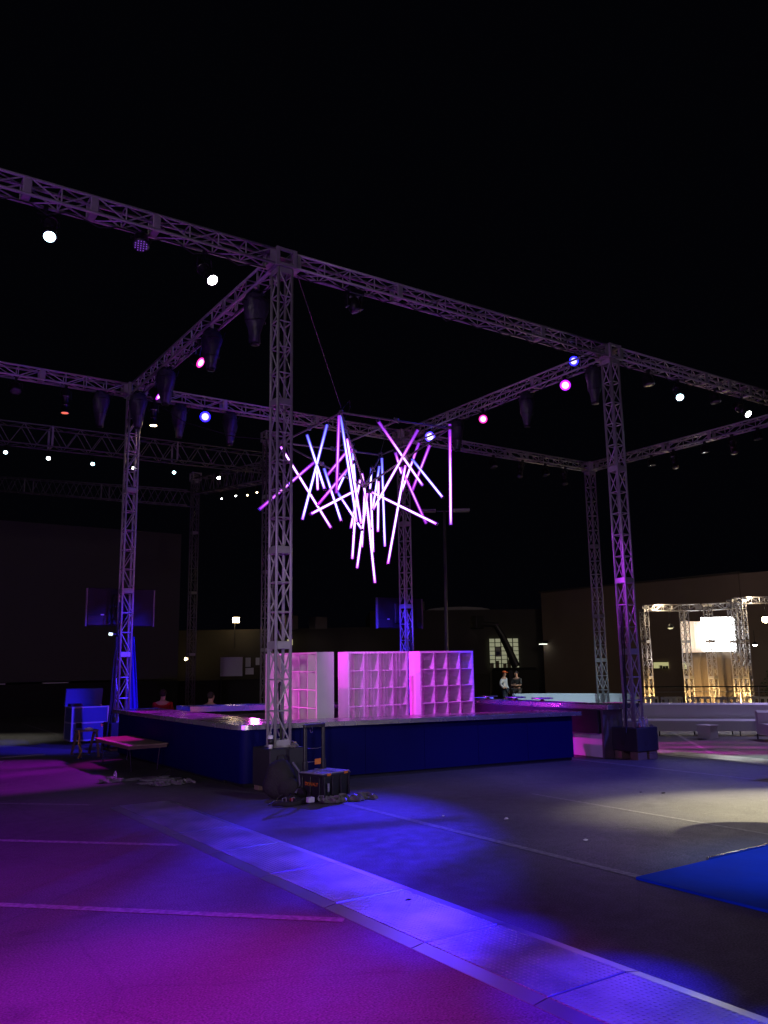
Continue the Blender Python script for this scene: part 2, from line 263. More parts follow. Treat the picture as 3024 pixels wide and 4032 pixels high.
# ---------------------------------------------------------------- mesh helpers
def frame_of(d):
    d = Vector(d).normalized(); a = Vector((0, 0, 1)) if abs(d.z) < .9 else Vector((1, 0, 0))
    x = a.cross(d).normalized(); return x, d.cross(x), d
class MB:
    def __init__(s): s.v = []; s.f = []; s.m = None; s.uv = []
    def _add(s, vs, fs):
        o = len(s.v)
        for p in vs:
            p = Vector(p); s.v.append(tuple(s.m @ p) if s.m is not None else tuple(p))
        for f in fs: s.f.append(tuple(i + o for i in f))
    def box(s, x0, x1, y0, y1, z0, z1):
        s._add([(x0, y0, z0), (x1, y0, z0), (x1, y1, z0), (x0, y1, z0), (x0, y0, z1), (x1, y0, z1), (x1, y1, z1), (x0, y1, z1)],
               [(0, 3, 2, 1), (4, 5, 6, 7), (0, 1, 5, 4), (1, 2, 6, 5), (2, 3, 7, 6), (3, 0, 4, 7)]); return s
    def rbox(s, x0, x1, y0, y1, z0, z1, r=.01):
        """box with chamfered edges"""
        vs = []; 
        for (z, i) in ((z0, r), (z0 + r, 0), (z1 - r, 0), (z1, r)):
            e = i
            vs += [(x0 + r + 0 * e, y0 + e, z), (x1 - r, y0 + e, z), (x1 - e, y0 + r, z), (x1 - e, y1 - r, z), (x1 - r, y1 - e, z), (x0 + r, y1 - e, z), (x0 + e, y1 - r, z), (x0 + e, y0 + r, z)]
        fs = [tuple(range(7, -1, -1)), tuple(range(24, 32))]
        for k in range(3):
            for i in range(8):
                j = (i + 1) % 8; fs.append((k * 8 + i, k * 8 + j, k * 8 + 8 + j, k * 8 + 8 + i))
        s._add(vs, fs); return s
    def obox(s, c, ux, uy, uz, hx, hy, hz):
        c = Vector(c); vs = []
        for k in (-1, 1):
            for (i, j) in ((-1, -1), (1, -1), (1, 1), (-1, 1)):
                vs.append(c + Vector(ux) * hx * i + Vector(uy) * hy * j + Vector(uz) * hz * k)
        s._add(vs, [(0, 3, 2, 1), (4, 5, 6, 7), (0, 1, 5, 4), (1, 2, 6, 5), (2, 3, 7, 6), (3, 0, 4, 7)]); return s
    def cyl(s, p0, p1, r0, r1=None, n=8, caps=True):
        r1 = r0 if r1 is None else r1; p0 = Vector(p0); p1 = Vector(p1); x, y, d = frame_of(p1 - p0); vs = []
        for p, r in ((p0, r0), (p1, r1)):
            for i in range(n):
                t = 2 * math.pi * i / n; vs.append(p + x * r * math.cos(t) + y * r * math.sin(t))
        fs = [(i, (i + 1) % n, n + (i + 1) % n, n + i) for i in range(n)]
        if caps: fs += [tuple(range(n - 1, -1, -1)), tuple(range(n, 2 * n))]
        s._add(vs, fs); return s
    def rings(s, rs, closed=True):
        """rs: list of rings (lists of points, same count); skins them and caps both ends"""
        n = len(rs[0]); vs = [p for r in rs for p in r]; fs = []
        for k in range(len(rs) - 1):
            for i in range(n):
                j = (i + 1) % n
                fs.append((k * n + i, k * n + j, k * n + n + j, k * n + n + i))
        if closed: fs += [tuple(range(n - 1, -1, -1)), tuple(range((len(rs) - 1) * n, len(rs) * n))]
        s._add(vs, fs); return s
    def lathe(s, p0, axis, prof, n=16):
        p0 = Vector(p0); x, y, d = frame_of(axis); rs = []
        for (h, r) in prof:
            rs.append([p0 + d * h + x * r * math.cos(2 * math.pi * i / n) + y * r * math.sin(2 * math.pi * i / n) for i in range(n)])
        return s.rings(rs)
    def tube(s, pts, r, n=6):
        pts = [Vector(p) for p in pts]; rs = []
        rr = r if isinstance(r, (list, tuple)) else [r] * len(pts); ref = None
        for i, p in enumerate(pts):
            d = (pts[min(i + 1, len(pts) - 1)] - pts[max(i - 1, 0)]).normalized()
            if ref is None: ref = frame_of(d)[0]
            x = (ref - d * ref.dot(d)).normalized(); ref = x; y = d.cross(x)
            rs.append([p + x * rr[i] * math.cos(2 * math.pi * k / n) + y * rr[i] * math.sin(2 * math.pi * k / n) for k in range(n)])
        return s.rings(rs)
    def prism(s, poly, z0, z1):
        n = len(poly); s._add([(x, y, z0) for x, y in poly] + [(x, y, z1) for x, y in poly],
              [tuple(range(n - 1, -1, -1)), tuple(range(n, 2 * n))] + [(i, (i + 1) % n, n + (i + 1) % n, n + i) for i in range(n)]); return s
    def ell(s, c, rx, ry, rz, nu=12, nv=8, fn=None):
        rs = []
        for k in range(nv + 1):
            t = math.pi * (k + .02) / (nv + .04) ; ring = []
            for i in range(nu):
                a = 2 * math.pi * i / nu
                p = Vector((rx * math.sin(t) * math.cos(a), ry * math.sin(t) * math.sin(a), -rz * math.cos(t)))
                if fn: p = fn(p)
                ring.append(Vector(c) + p)
            rs.append(ring)
        return s.rings(rs)
    def build(s, name, material, parent=None, smooth=False, world=True):
        me = bpy.data.meshes.new(name); vs = s.v
        if parent is not None and world:
            o = Vector((0, 0, 0)); q = parent
            while q is not None: o += q.location; q = q.parent
            vs = [tuple(Vector(p) - o) for p in vs]
        me.from_pydata(vs, [], s.f); me.update()
        ob = bpy.data.objects.new(name, me); C.objects.link(ob)
        if material is not None: me.materials.append(material)
        if smooth:
            for p in me.polygons: p.use_smooth = True
        if parent is not None: ob.parent = parent
        return ob
def smooth_sides(ob, ang=35):
    me = ob.data
    for p in me.polygons: p.use_smooth = len(p.vertices) <= 4
    return ob
def tag(o, label, cat, group=None):
    o['label'] = label; o['category'] = cat
    if group: o['group'] = group
    return o
def thing(name, label, cat, loc=(0, 0, 0), group=None):
    o = bpy.data.objects.new(name, None); C.objects.link(o); o.location = loc; o.empty_display_size = .2
    return tag(o, label, cat, group)
def struct(name, mb, material):
    o = mb.build(name, material); o['kind'] = 'structure'; return o
def copy_tree(o, parent=None):
    c = o.copy(); C.objects.link(c); c.parent = parent
    for ch in list(o.children): copy_tree(ch, c)
    return c
def txt(name, body, size, loc, xdir, ydir, material, parent, depth=.002):
    cu = bpy.data.curves.new(name, 'FONT'); cu.body = body; cu.size = size; cu.extrude = depth; cu.align_x = 'CENTER'; cu.align_y = 'CENTER'
    tmp = bpy.data.objects.new(name, cu); C.objects.link(tmp)
    dg = bpy.context.evaluated_depsgraph_get(); me = bpy.data.meshes.new_from_object(tmp.evaluated_get(dg))
    bpy.data.objects.remove(tmp)
    x = Vector(xdir).normalized(); y = Vector(ydir).normalized(); z = x.cross(y)
    mm = Matrix((x, y, z)).transposed().to_4x4(); o = Vector((0, 0, 0)); q = parent
    while q is not None: o += q.location; q = q.parent
    mm.translation = Vector(loc) - o; me.transform(mm); me.materials.clear(); me.materials.append(material)
    ob = bpy.data.objects.new(name, me); C.objects.link(ob); ob.parent = parent; return ob

# ---------------------------------------------------------------- ground
def gnd():
    g = MB(); xs = [-160, -60, -30, -10, 0, 10, 20, 30, 40, 50, 60, 100, 260]; ys = [-120, -60, -30, -20, -10, 0, 10, 20, 30, 40, 60, 90, 150, 300]
    vs = [(x, y, G(x)) for y in ys for x in xs]; nx = len(xs)
    g._add(vs, [(j * nx + i, j * nx + i + 1, (j + 1) * nx + i + 1, (j + 1) * nx + i) for j in range(len(ys) - 1) for i in range(nx - 1)])
    return g
struct('ground', gnd(), M['asphalt'])
def line_mark(p, q, w=.1):
    p = Vector(p); q = Vector(q); d = (q - p).normalized(); n = Vector((-d.y, d.x)) * w / 2; g = MB(); k = 10; vs = []
    for i in range(k + 1):
        c = p + (q - p) * i / k
        for s in (1, -1): e = c + n * s; vs.append((e.x, e.y, G(e.x) + .004))
    g._add(vs, [(2 * i + 1, 2 * i + 3, 2 * i + 2, 2 * i) for i in range(k)]); struct('parking_line', g, M['paint'])
line_mark((-7.6, -1.2), (-2.60, -6.23)); line_mark((-7.0, 1.4), (-2.65, -2.9)); line_mark((-5.2, 2.9), (-2.69, .41), .08)
line_mark((.13, -1.7), (.15, -8.4), .105); line_mark((7.03, 1.0), (7.2, -6.0), .1); line_mark((14.96, 4.21), (10.52, -.17), .11)
line_mark((.04, 19.4), (-.13, 13.6), .1); line_mark((2.9, -8.6), (2.9, -2.5), .06)

# ---------------------------------------------------------------- tread plate cable ramps
def ramp_panel(a0, a1, b0, b1, label, group, zoff=0.0):
    t = thing('ramp_panel', label, 'cable ramp', ((a0 + a1) / 2, (b0 + b1) / 2, G((a0 + a1) / 2)), group); z = G((a0 + a1) / 2) + zoff; h = .022; e = .11; gp = .006
    p = MB(); p.rbox(a0 + e, a1 - e, b0 + gp, b1 - gp, z + .004, z + h, .004); p.build('tread_plate', M['diamond'], t)
    for s, x0, x1 in ((1, a0, a0 + e - .003), (-1, a1 - e + .003, a1)):
        r = MB(); zz = [z + .003, z + h - .002] if s == 1 else [z + h - .002, z + .003]
        r._add([(x0, b0 + gp, zz[0]), (x1, b0 + gp, zz[1]), (x1, b1 - gp, zz[1]), (x0, b1 - gp, zz[0]), (x0, b0 + gp, z - .01), (x1, b0 + gp, z - .01), (x1, b1 - gp, z - .01), (x0, b1 - gp, z - .01)],
               [(0, 1, 2, 3), (7, 6, 5, 4), (0, 4, 5, 1), (1, 5, 6, 2), (2, 6, 7, 3), (3, 7, 4, 0)])
        r.build('sloped_edge', M['steel_edge'], t)
    return t
ords = ['nearest the camera, cut by the lower right corner', 'second from the camera', 'third from the camera, with the red seam line', 'fourth from the camera', 'fifth from the camera',
        'sixth from the camera', 'seventh from the camera, crossed by the thin shadow streaks', 'eighth from the camera', 'last one, beside the dark shadow of the bar']
b = -10.55
for i in range(9):
    ramp_panel(-2.56, -1.68, b, b + 1.17, 'blue lit diamond tread ramp plate, ' + ords[i], 'tread plate ramp panels in the foreground'); b += 1.17
rl = ['right of the black box, nearest the right picture edge', 'right of the black box, middle of the bright steel strip', 'right of the black box, with the dull end next to it', 'partly hidden behind the black ballast box on the right', 'magenta lit strip left of the right ballast box']
b = -4.9
for i in range(5):
    ramp_panel(9.25, 10.2, b, b + 1.35, 'steel ramp plate ' + rl[i], 'steel ramp plates on the far right'); b += 1.35
# ---------------------------------------------------------------- blue platform at the right edge
t = thing('low_platform', 'blue topped low platform with a bright metal edge at the right picture edge', 'platform', (1.5, -8, 0))
p = MB(); p.rbox(.05, 2.9, -8.6, -6.76, G(2) + .003, .022, .004); p.build('deck', M['blueclear'], t)
p = MB(); p.box(1.1, 2.9, -6.755, -6.72, .0 + G(2), .034); p.build('metal_edge', M['chrome'], t)

# ---------------------------------------------------------------- trusses
def lattice(mb, p0, p1, e1, e2, t1, t2, bay, rb, warren=False, faces=(0, 1, 2, 3)):
    p0 = Vector(p0); p1 = Vector(p1); L = (p1 - p0).length; n = max(1, round(L / bay)); d = (p1 - p0) / n
    cs = [(-1, -1), (1, -1), (1, 1), (-1, 1)]
    for fi in faces:
        c0 = e1 * t1 * cs[fi][0] + e2 * t2 * cs[fi][1]; c1 = e1 * t1 * cs[(fi + 1) % 4][0] + e2 * t2 * cs[(fi + 1) % 4][1]
        for k in range(n + 1):
            q = p0 + d * k
            if not warren: mb.cyl(q + c0, q + c1, rb, n=6, caps=False)
            if k < n:
                if (k + (fi > 1)) % 2: mb.cyl(q + c0, q + d + c1, rb, n=6, caps=False)
                else: mb.cyl(q + c1, q + d + c0, rb, n=6, caps=False)
def truss(root, p0, p1, e1, e2, t1=TT, t2=TT, bay=.50, rc=.025, rb=.0125, joints=(), mt='alu', warren=False, ends=True, pl=.05):
    p0 = Vector(p0); p1 = Vector(p1); e1 = Vector(e1); e2 = Vector(e2); d = (p1 - p0).normalized(); L = (p1 - p0).length
    for s1, s2 in ((-1, -1), (1, -1), (1, 1), (-1, 1)):
        c = e1 * t1 * s1 + e2 * t2 * s2
        smooth_sides(MB().cyl(p0 + c, p1 + c, rc, n=10).build('chord', M[mt], root))
    cuts = [0] + sorted(joints) + [L]; lb = MB()
    for a, b2 in zip(cuts[:-1], cuts[1:]):
        if b2 - a < .25: continue
        lattice(lb, p0 + d * (a + .05), p0 + d * (b2 - .05), e1, e2, t1, t2, bay, rb, warren)
    lb.build('lattice', M[mt], root)
    for j in (([0.05] if ends else []) + list(joints) + ([L - .05] if ends else [])):
        pm = MB()
        for ax, ay, ta, tb in ((e1, e2, t1, t2), (e2, e1, t2, t1)):
            for s in (-1, 1):
                pm.obox(p0 + d * j + ax * s * (ta + rc * .55), ax, ay, d, .005, tb + rc * .2, pl)
        pm.build('joint_plate', M['plate'], root)
X, Y, Z = Vector((1, 0, 0)), Vector((0, 1, 0)), Vector((0, 0, 1))
GT = 'square truss towers of the lighting grid'
def tower(a, b, z0, label, joints, ztop=H, group=GT, mt='alu'):
    t = thing('truss_tower', label, 'truss tower', (a, b, z0), group)
    truss(t, (a, b, z0 + .01), (a, b, ztop - TT - .045), X, Y, joints=joints, mt=mt)
    bp = MB(); bp.box(a - .165, a + .165, b - .165, b + .165, z0, z0 + .012)
    bp.build('base_plate', M['plate'], t)
    # corner block
    cb = MB(); k = TT + .035; zc = ztop
    for sx in (-1, 1):
        for sy in (-1, 1): cb.box(a + sx * k - .03, a + sx * k + .03, b + sy * k - .03, b + sy * k + .03, zc - k, zc + k)
    for z in (zc - k, zc + k - .05):
        cb.box(a - k + .03, a + k - .03, b - k - .028, b - k + .02, z + .001, z + .049); cb.box(a - k + .03, a + k - .03, b + k - .02, b + k + .028, z + .001, z + .049)
        cb.box(a - k - .028, a - k + .02, b - k + .03, b + k - .03, z + .001, z + .049); cb.box(a + k - .02, a + k + .028, b - k + .03, b + k - .03, z + .001, z + .049)
    cb.box(a - k + .02, a + k - .02, b - k + .02, b + k - .02, zc - .006, zc + .006)
    cb.build('corner_block', M['plate'], t); return t
TJ = [1.535, 3.04, 5.50]
tower(0, 0, .64, 'nearest truss tower, standing on the black box in front of the bar', TJ)
tower(S, 0, .49, 'purple lit truss tower on the right black box with cables', TJ)
tower(0, SB, .62, 'truss tower at the left end of the bar, bottom lit blue', TJ)
tower(S, SB, .45, 'blue lit truss tower directly behind the white shelf units', TJ)
tower(2 * S - .02, SB, .30, 'back right truss tower in front of the brown wall', TJ)
GB = 'horizontal box trusses of the lighting grid'
def beam(p0, p1, label, joints, e1):
    t = thing('truss_beam', label, 'truss beam', p0, GB)
    truss(t, p0, p1, e1, Z, joints=joints); return t
k = .195
beam((-8.1, 0, H), (-k, 0, H), 'front truss beam running off the upper left picture edge', [3.98, 4.92, 5.87], Y)
beam((k, 0, H), (S - k, 0, H), 'front truss beam spanning above the bar between two towers', [2.19, 5.85], Y)
beam((S + k, 0, H), (2 * S - k, 0, H), 'front truss beam running off the right picture edge', [3.17, 4.14, 5.03], Y)
beam((-8.1, SB, H), (-k, SB, H), 'rear truss beam running off the left picture edge', [5.9], Y)
beam((k, SB, H), (S - k, SB, H), 'rear truss beam behind the hanging tubes', [2.2, 5.0], Y)
beam((S + k, SB, H), (2 * S - k, SB, H), 'rear truss beam right of the hanging tubes', [4.1, 4.85], Y)
beam((0, k, H), (0, SB - k, H), 'left cross truss beam running back from the nearest tower', [2.0, 4.83], X)
beam((S, k, H), (S, SB - k, H), 'cross truss beam over the right side of the bar', [2.15, 5.55], X)
beam((2 * S, 0, H), (2 * S, SB - k, H), 'far right cross truss beam with unlit lamps', [3.13, 4.84], X)

# ---------------------------------------------------------------- lamps on the grid
HOT = {'e_pink': 'h_pink', 'e_mag': 'h_mag', 'e_blue': 'h_blue', 'e_vio': 'h_vio'}
for k_, c_ in (('h_pink', (1, .55, .9)), ('h_mag', (.95, .5, 1)), ('h_blue', (.55, .5, 1)), ('h_vio', (.8, .75, 1))): M[k_] = emit(k_ + '_core', c_, 3.0)
def clampyoke(t, top, c, w, axis):
    """pipe clamp at top and a U yoke down to the body centre c"""
    top = Vector(top); c = Vector(c); ax = Vector(axis)
    cl = MB(); cl.cyl(top - ax * .03, top + ax * .03, .042, n=10); cl.box(top.x - .02, top.x + .02, top.y - .02, top.y + .02, top.z - .10, top.z - .03)
    cl.build('clamp', M['lampblack'], t)
    y = MB(); h = Vector((top.x, top.y, top.z - .10)); r = .011
    y.tube([c + ax * w, c + ax * w + Z * .06, Vector((h.x, h.y, h.z)) + ax * w * .9, h, h - ax * w * .9, c - ax * w + Z * .06, c - ax * w], r, 6)
    y.build('yoke', M['lampblack'], t)
GL = 'lamps hanging from the lighting grid'
def profile(loc, aim, lens, label, top, axis=X, L=.58):
    loc = Vector(loc); d = (Vector(aim) - loc).normalized(); t = thing('profile_lamp', label, 'stage lamp', tuple(loc), GL)
    back = loc - d * L
    b2 = MB(); b2.lathe(back, d, [(0, .05), (.02, .085), (.16, .09), (.18, .105), (.22, .105), (.24, .085), (.40, .075), (.41, .085), (L - .03, .085), (L - .03, .11), (L - .012, .11), (L - .012, .088)], 16)
    b2.build('body', M['lampblack'], t, True)
    rg = MB(); rg.lathe(back + d * .175, d, [(0, .107), (.012, .109), (.024, .107)], 16); rg.lathe(back + d * .40, d, [(0, .088), (.010, .09)], 16)
    rg.build('shutter_ring', M['chrome'], t, True)
    ln = MB(); ln.lathe(loc - d * .010, d, [(-.004, .083), (0, .083), (.006, .05), (.008, .01)], 20); ln.build('lens', M[lens], t, True)
    clampyoke(t, top, back + d * .24, .125, axis); return t
def par(loc, aim, lens, label, top, axis=X, r=.125):
    loc = Vector(loc); d = (Vector(aim) - loc).normalized(); t = thing('par_lamp', label, 'stage lamp', tuple(loc), GL)
    back = loc - d * .24
    b2 = MB(); b2.lathe(back, d, [(0, r * .5), (.02, r * .8), (.10, r), (.225, r), (.23, r * 1.06), (.24, r * 1.06)], 18); b2.build('body', M['lampblack'], t, True)
    ln = MB(); ln.lathe(loc + d * .004, d, [(-.004, r * .9), (0, r * .9), (.006, r * .5), (.008, .01)], 20); lo = ln.build('lens', M[lens], t, True)
    if lens in HOT: MB().lathe(loc + d * .013, d, [(0, r * .58), (.003, r * .5), (.004, .01)], 18).build('hot_spot', M[HOT[lens]], lo, True)
    clampyoke(t, top, back + d * .13, r + .03, axis); return t
def leds(t, loc, aim, r=.125):
    loc = Vector(loc); d = (Vector(aim) - loc).normalized(); x, y, _ = frame_of(d); g = MB()
    for i in range(-2, 3):
        for j in range(-2, 3):
            if i * i + j * j <= 5: q = loc + d * .013 + x * i * r * .33 + y * j * r * .33; MB().cyl(q, q + d * .004, r * .08, n=6).build('led', M['e_dimviolet'], t)
def bagged(a, b, label, zt=ZB, h=.85, w=.175, rot=0.0, mt='tarp'):
    t = thing('bagged_moving_head', label, 'stage lamp', (a, b, zt), GL); g = MB(); rs = []; n = 18
    prof = [(.02, .5), (-.03, .75), (-.10, 1.0), (-.22, 1.08), (-.38, 1.02), (-.52, .88), (-.66, .66), (-.78, .52), (-h, .46), (-h - .01, .40)]
    for kz, (z, f) in enumerate(prof):
        ring = []
        for i in range(n):
            an = 2 * math.pi * i / n; rr = w * f * (1 + .13 * math.sin(3 * an + kz * .8 + rot) + .09 * math.sin(7 * an + kz * 1.7 + rot) + .04 * math.sin(5 * an - kz * 2.3))
            ring.append((a + rr * math.cos(an), b + rr * .9 * math.sin(an), zt + z))
        rs.append(ring)
    g.rings(rs).build('rain_bag', M[mt], t, True)
    for zz, f in ((-.20, 1.10), (-.56, .86)):
        sr = MB(); sr.tube([(a + w * f * 1.04 * math.cos(q_ * math.pi / 9), b + w * f * .95 * math.sin(q_ * math.pi / 9), zt + zz + .012 * math.sin(q_)) for q_ in range(19)], .008, 5); sr.build('bag_strap', M['black'], t)
    bs = MB(); bs.rbox(a - .15, a + .15, b - .11, b + .11, zt - .055, zt - .022, .01); bs.build('base', M['lampblack'], t)
    pl = MB(); pl.tube([(a + .10, b, zt - .03), (a + .20, b + .04, zt - .14), (a + .27, b + .05, zt - .10), (a + .30, b + .02, zt + .03)], .008, 5); pl.build('power_lead', M['cable'], t)
    c = MB(); 
    for s in (-.08, .08): c.cyl((a + s - .03, b, zt + .03), (a + s + .03, b, zt + .03), .042, n=10)
    c.build('clamp', M['lampblack'], t)
    e = MB(); e.lathe((a, b, zt - h - .012), (0, 0, -1), [(-.02, .05), (0, .085), (.03, .085), (.035, .06)], 14); e.build('lens_rim', M['lampblack'], t, True)
    return t
def mover(loc, label, lens, aim=(0, 0, -1), zt=ZB):
    a, b, z = loc; t = thing('moving_head', label, 'stage lamp', (a, b, zt), GL)
    g = MB(); g.rbox(a - .16, a + .16, b - .12, b + .12, zt - .13, zt - .02, .02); g.build('base', M['lampblack'], t)
    for s in (-1, 1): MB().rbox(a + s * .15 - .025, a + s * .15 + .025, b - .06, b + .06, zt - .36, zt - .13, .012).build('arm', M['lampblack'], t)
    c = Vector((a, b, zt - .30)); d = Vector(aim).normalized()
    g = MB(); g.lathe(c - d * .14, d, [(0, .06), (.03, .11), (.18, .12), (.26, .10), (.27, .085)], 16); g.build('head', M['lampblack'], t, True)
    g = MB(); g.lathe(c + d * .128, d, [(0, .083), (.006, .08), (.008, .02)], 16); g.build('lens', M[lens], t, True); return t
def tp(a, b): return (a, b, ZB - .005)
# front row
profile((-3.76, 0, 8.05), (-3.9, -.7, 7.0), 'e_cool', 'lit cyan white profile lamp, farthest left on the front truss', tp(-3.82, .08))
q = par((-2.43, 0, 8.30), (-2.6, -.7, 6.9), 'lens_off', 'flat lamp with dim violet dots left of the nearest tower', tp(-2.4, .05)); leds(q, (-2.43, 0, 8.30), (-2.6, -.7, 6.9))
profile((-1.245, 0, 8.02), (-1.0, -.9, 7.0), 'e_white', 'lit white profile lamp just left of the nearest tower', tp(-1.36, .1))
mover((1.45, 0, 8.4), 'dark unbagged moving head on the front truss above the bar', 'lens_off', (.2, -.3, -1))
par((9.57, 0, 8.18), (9.6, -.2, 7), 'lens_off', 'unlit lamp on the front truss right of the right tower', tp(9.57, .0))
profile((10.69, 0, 8.06), (9.9, -.8, 7.0), 'e_cool', 'lit cool white profile lamp on the right part of the front truss', tp(10.75, .08))
par((12.12, 0, 8.18), (12.1, -.2, 7), 'lens_off', 'unlit lamp between the two lit lamps at far right', tp(12.12, 0))
profile((13.5, 0, 8.08), (13.3, -1.1, 7.1), 'e_white', 'lit white profile lamp nearest the right picture edge', tp(13.4, .1))
# rear row
par((-2.75, SB, 8.2), (-2.8, 7.6, 7), 'lens_off', 'unlit lamp at the left end of the rear truss', tp(-2.75, SB))
profile((-1.63, SB, 7.85), (-1.63, SB - .05, 6), 'e_red', 'hanging profile lamp with small orange glint left of the left tower', tp(-1.63, SB), L=.6)
bagged(-.80, SB, 'rain bagged moving head left of the left tower', rot=1)
bagged(.02, SB - .33, 'rain bagged moving head hanging in front of the left tower', rot=2, w=.19)
profile((.52, SB, 7.86), (.52, SB - .05, 6), 'e_amber', 'hanging profile lamp with bright rim right of the left tower', tp(.52, SB), L=.6)
bagged(1.19, SB, 'rain bagged moving head left of the blue lit lamp', rot=3)
par((1.87, SB - .05, 8.30), (-1.2, -1.5, 5.0), 'e_blue', 'round lamp shining blue on the rear truss', tp(1.87, SB), r=.15)
bagged(2.60, SB, 'blue tinted rain bagged moving head right of the blue lit lamp', rot=4)
for a, s in ((11.9, 'faint unlit lamp just right of the vertical tube'), (14.27, 'unlit lamp second from the back right tower')):
    par((a, SB, 8.15), (a, SB - .3, 7), 'lens_off', s, tp(a, SB))
profile((13.03, SB, 7.95), (12.6, SB - .3, 7), 'lens_off', 'tilted unlit profile lamp on the rear truss', tp(13.2, SB))
profile((15.17, SB, 7.92), (15.0, SB - .3, 7), 'lens_off', 'unlit profile lamp nearest the back right tower', tp(15.25, SB))
# left cross beam
bagged(0, 1.05, 'rain bagged moving head just behind the nearest tower top', w=.21, h=.95, rot=.5)
bagged(0, 3.1, 'rain bagged moving head with blue side above the pink lamp', w=.18, h=.8, rot=1.5)
par((.02, 3.72, 8.05), (1.5, 1.8, 6.4), 'e_pink', 'lamp shining pink on the left cross truss', tp(0, 3.75), Y)
bagged(0, 5.75, 'rain bagged moving head between pink and magenta lamps', w=.19, h=.8, rot=2.5)
par((.02, 6.27, 8.05), (1.9, 5.2, 6.4), 'e_mag', 'lamp shining magenta at the back of the left cross truss', tp(0, 6.3), Y)
# right cross beam
par((S - .05, 1.02, 8.82), (5.3, -.4, 8.2), 'e_blue', 'blue lit lamp mounted level with the truss near the right tower', (S, 1.02, ZB + .1), Y)
par((S - .02, 1.36, 8.33), (5.0, -1.2, 6.3), 'e_mag', 'lamp shining purple magenta near the right tower', tp(S, 1.4), Y, r=.14)
bagged(S, .50, 'rain bagged moving head beside the right tower', rot=.7)
bagged(S, 2.72, 'rain bagged moving head midway on the right cross truss', rot=1.7)
par((S - .02, 4.36, 8.26), (4.5, .4, 6.5), 'e_pink', 'lamp shining pink on the right cross truss', tp(S, 4.4), Y)
bagged(S, 5.5, 'rain bagged moving head with blue rim beside the vertical tube', rot=2.7)
par((S - .02, 6.72, 8.33), (3.0, .2, 5.8), 'e_vio', 'lamp shining blue white above the hanging tubes', tp(S, 6.8), Y, r=.16)
# far right beam
E = 2 * S
for i, (b2, z, s) in enumerate(((5.43, 8.2, 'unlit lamp at the back of the far right cross truss'), (3.40, 8.2, 'unlit lamp midway on the far right cross truss'), (1.6, 8.2, 'unlit lamp near the right end of the far right cross truss'))):
    par((E, b2, z), (E, b2 - .1, 7), 'lens_off', s, tp(E, b2), Y)
for i, (b2, z, s) in enumerate(((6.62, 7.95, 'profile lamp seen through the right tower'), (4.51, 7.93, 'profile lamp with bright glint on the far right cross truss'), (2.40, 7.95, 'profile lamp tilted left on the far right cross truss'))):
    profile((E, b2, z), (E - .2, b2 - .3, 6.9), 'lens_off', s, tp(E, b2 + .05), Y)

for i, (p0, p1, n_, lab) in enumerate((((-7.8, .06), (-.3, .04), 30, 'black power cable tied along the front truss left of the nearest tower'), ((.3, -.03), (7.9, .05), 30, 'black power cable tied along the front truss above the bar'),
        ((.05, .4), (-.04, 7.8), 30, 'black power cable tied along the left cross truss'), ((S - .05, .4), (S + .04, 7.8), 30, 'black power cable tied along the right cross truss'), ((S + .4, .03), (2 * S - .4, -.04), 30, 'black power cable tied along the front truss right of the right tower'))):
    rnd = random.Random(i); q = []
    for k2 in range(n_ + 1):
        f = k2 / n_; x = p0[0] + (p1[0] - p0[0]) * f; y = p0[1] + (p1[1] - p0[1]) * f; q.append((x + rnd.uniform(-.02, .02), y + rnd.uniform(-.02, .02), ZB - .01 - (.05 + rnd.uniform(0, .05)) * (k2 % 3 == 1)))
    g = MB(); g.tube(q, .011, 6); tag(g.build('power_cable', M['cable'], None, True), lab, 'cable')
# ---------------------------------------------------------------- LED tube chandelier
t = thing('tube_chandelier', 'hanging sculpture of crossed glowing pink and white light tubes', 'light sculpture', (4.1, 3.9, 7.1))
P1, P2, P3, P4 = Vector((2.72, 2.58, 7.1)), Vector((2.73, 5.40, 7.1)), Vector((5.45, 2.35, 7.1)), Vector((5.46, 5.2, 7.1)); AP = Vector((4.1, 3.85, 5.88))
for a, b2 in ((P1, P2), (P2, P4), (P4, P3), (P3, P1), (P1, AP), (P2, AP), (P3, AP), (P4, AP), ((P1 + P3) / 2, (P2 + P4) / 2)):
    MB().cyl(a, b2, .024, n=8).build('frame_pipe', M['alu_dark'], t, True)
for pnt in (P1, P2, P3, P4, AP, (P1 + AP) / 2, (P2 + AP) / 2, (P3 + AP) / 2, (P4 + AP) / 2, (P1 + P3) / 2, (P2 + P4) / 2, (P1 + P2) / 2):
    g = MB()
    for i in range(5):
        v = Vector((random.uniform(-.07, .07), random.uniform(-.07, .07), random.uniform(-.05, .07))); g.cyl(pnt + v, pnt - v * .6 + Vector((0, 0, .03)), .022, n=6)
    g.cyl(pnt - Z * .03, pnt + Z * .05, .045, n=8); g.build('pipe_clamp', M['alu_dark'], t)
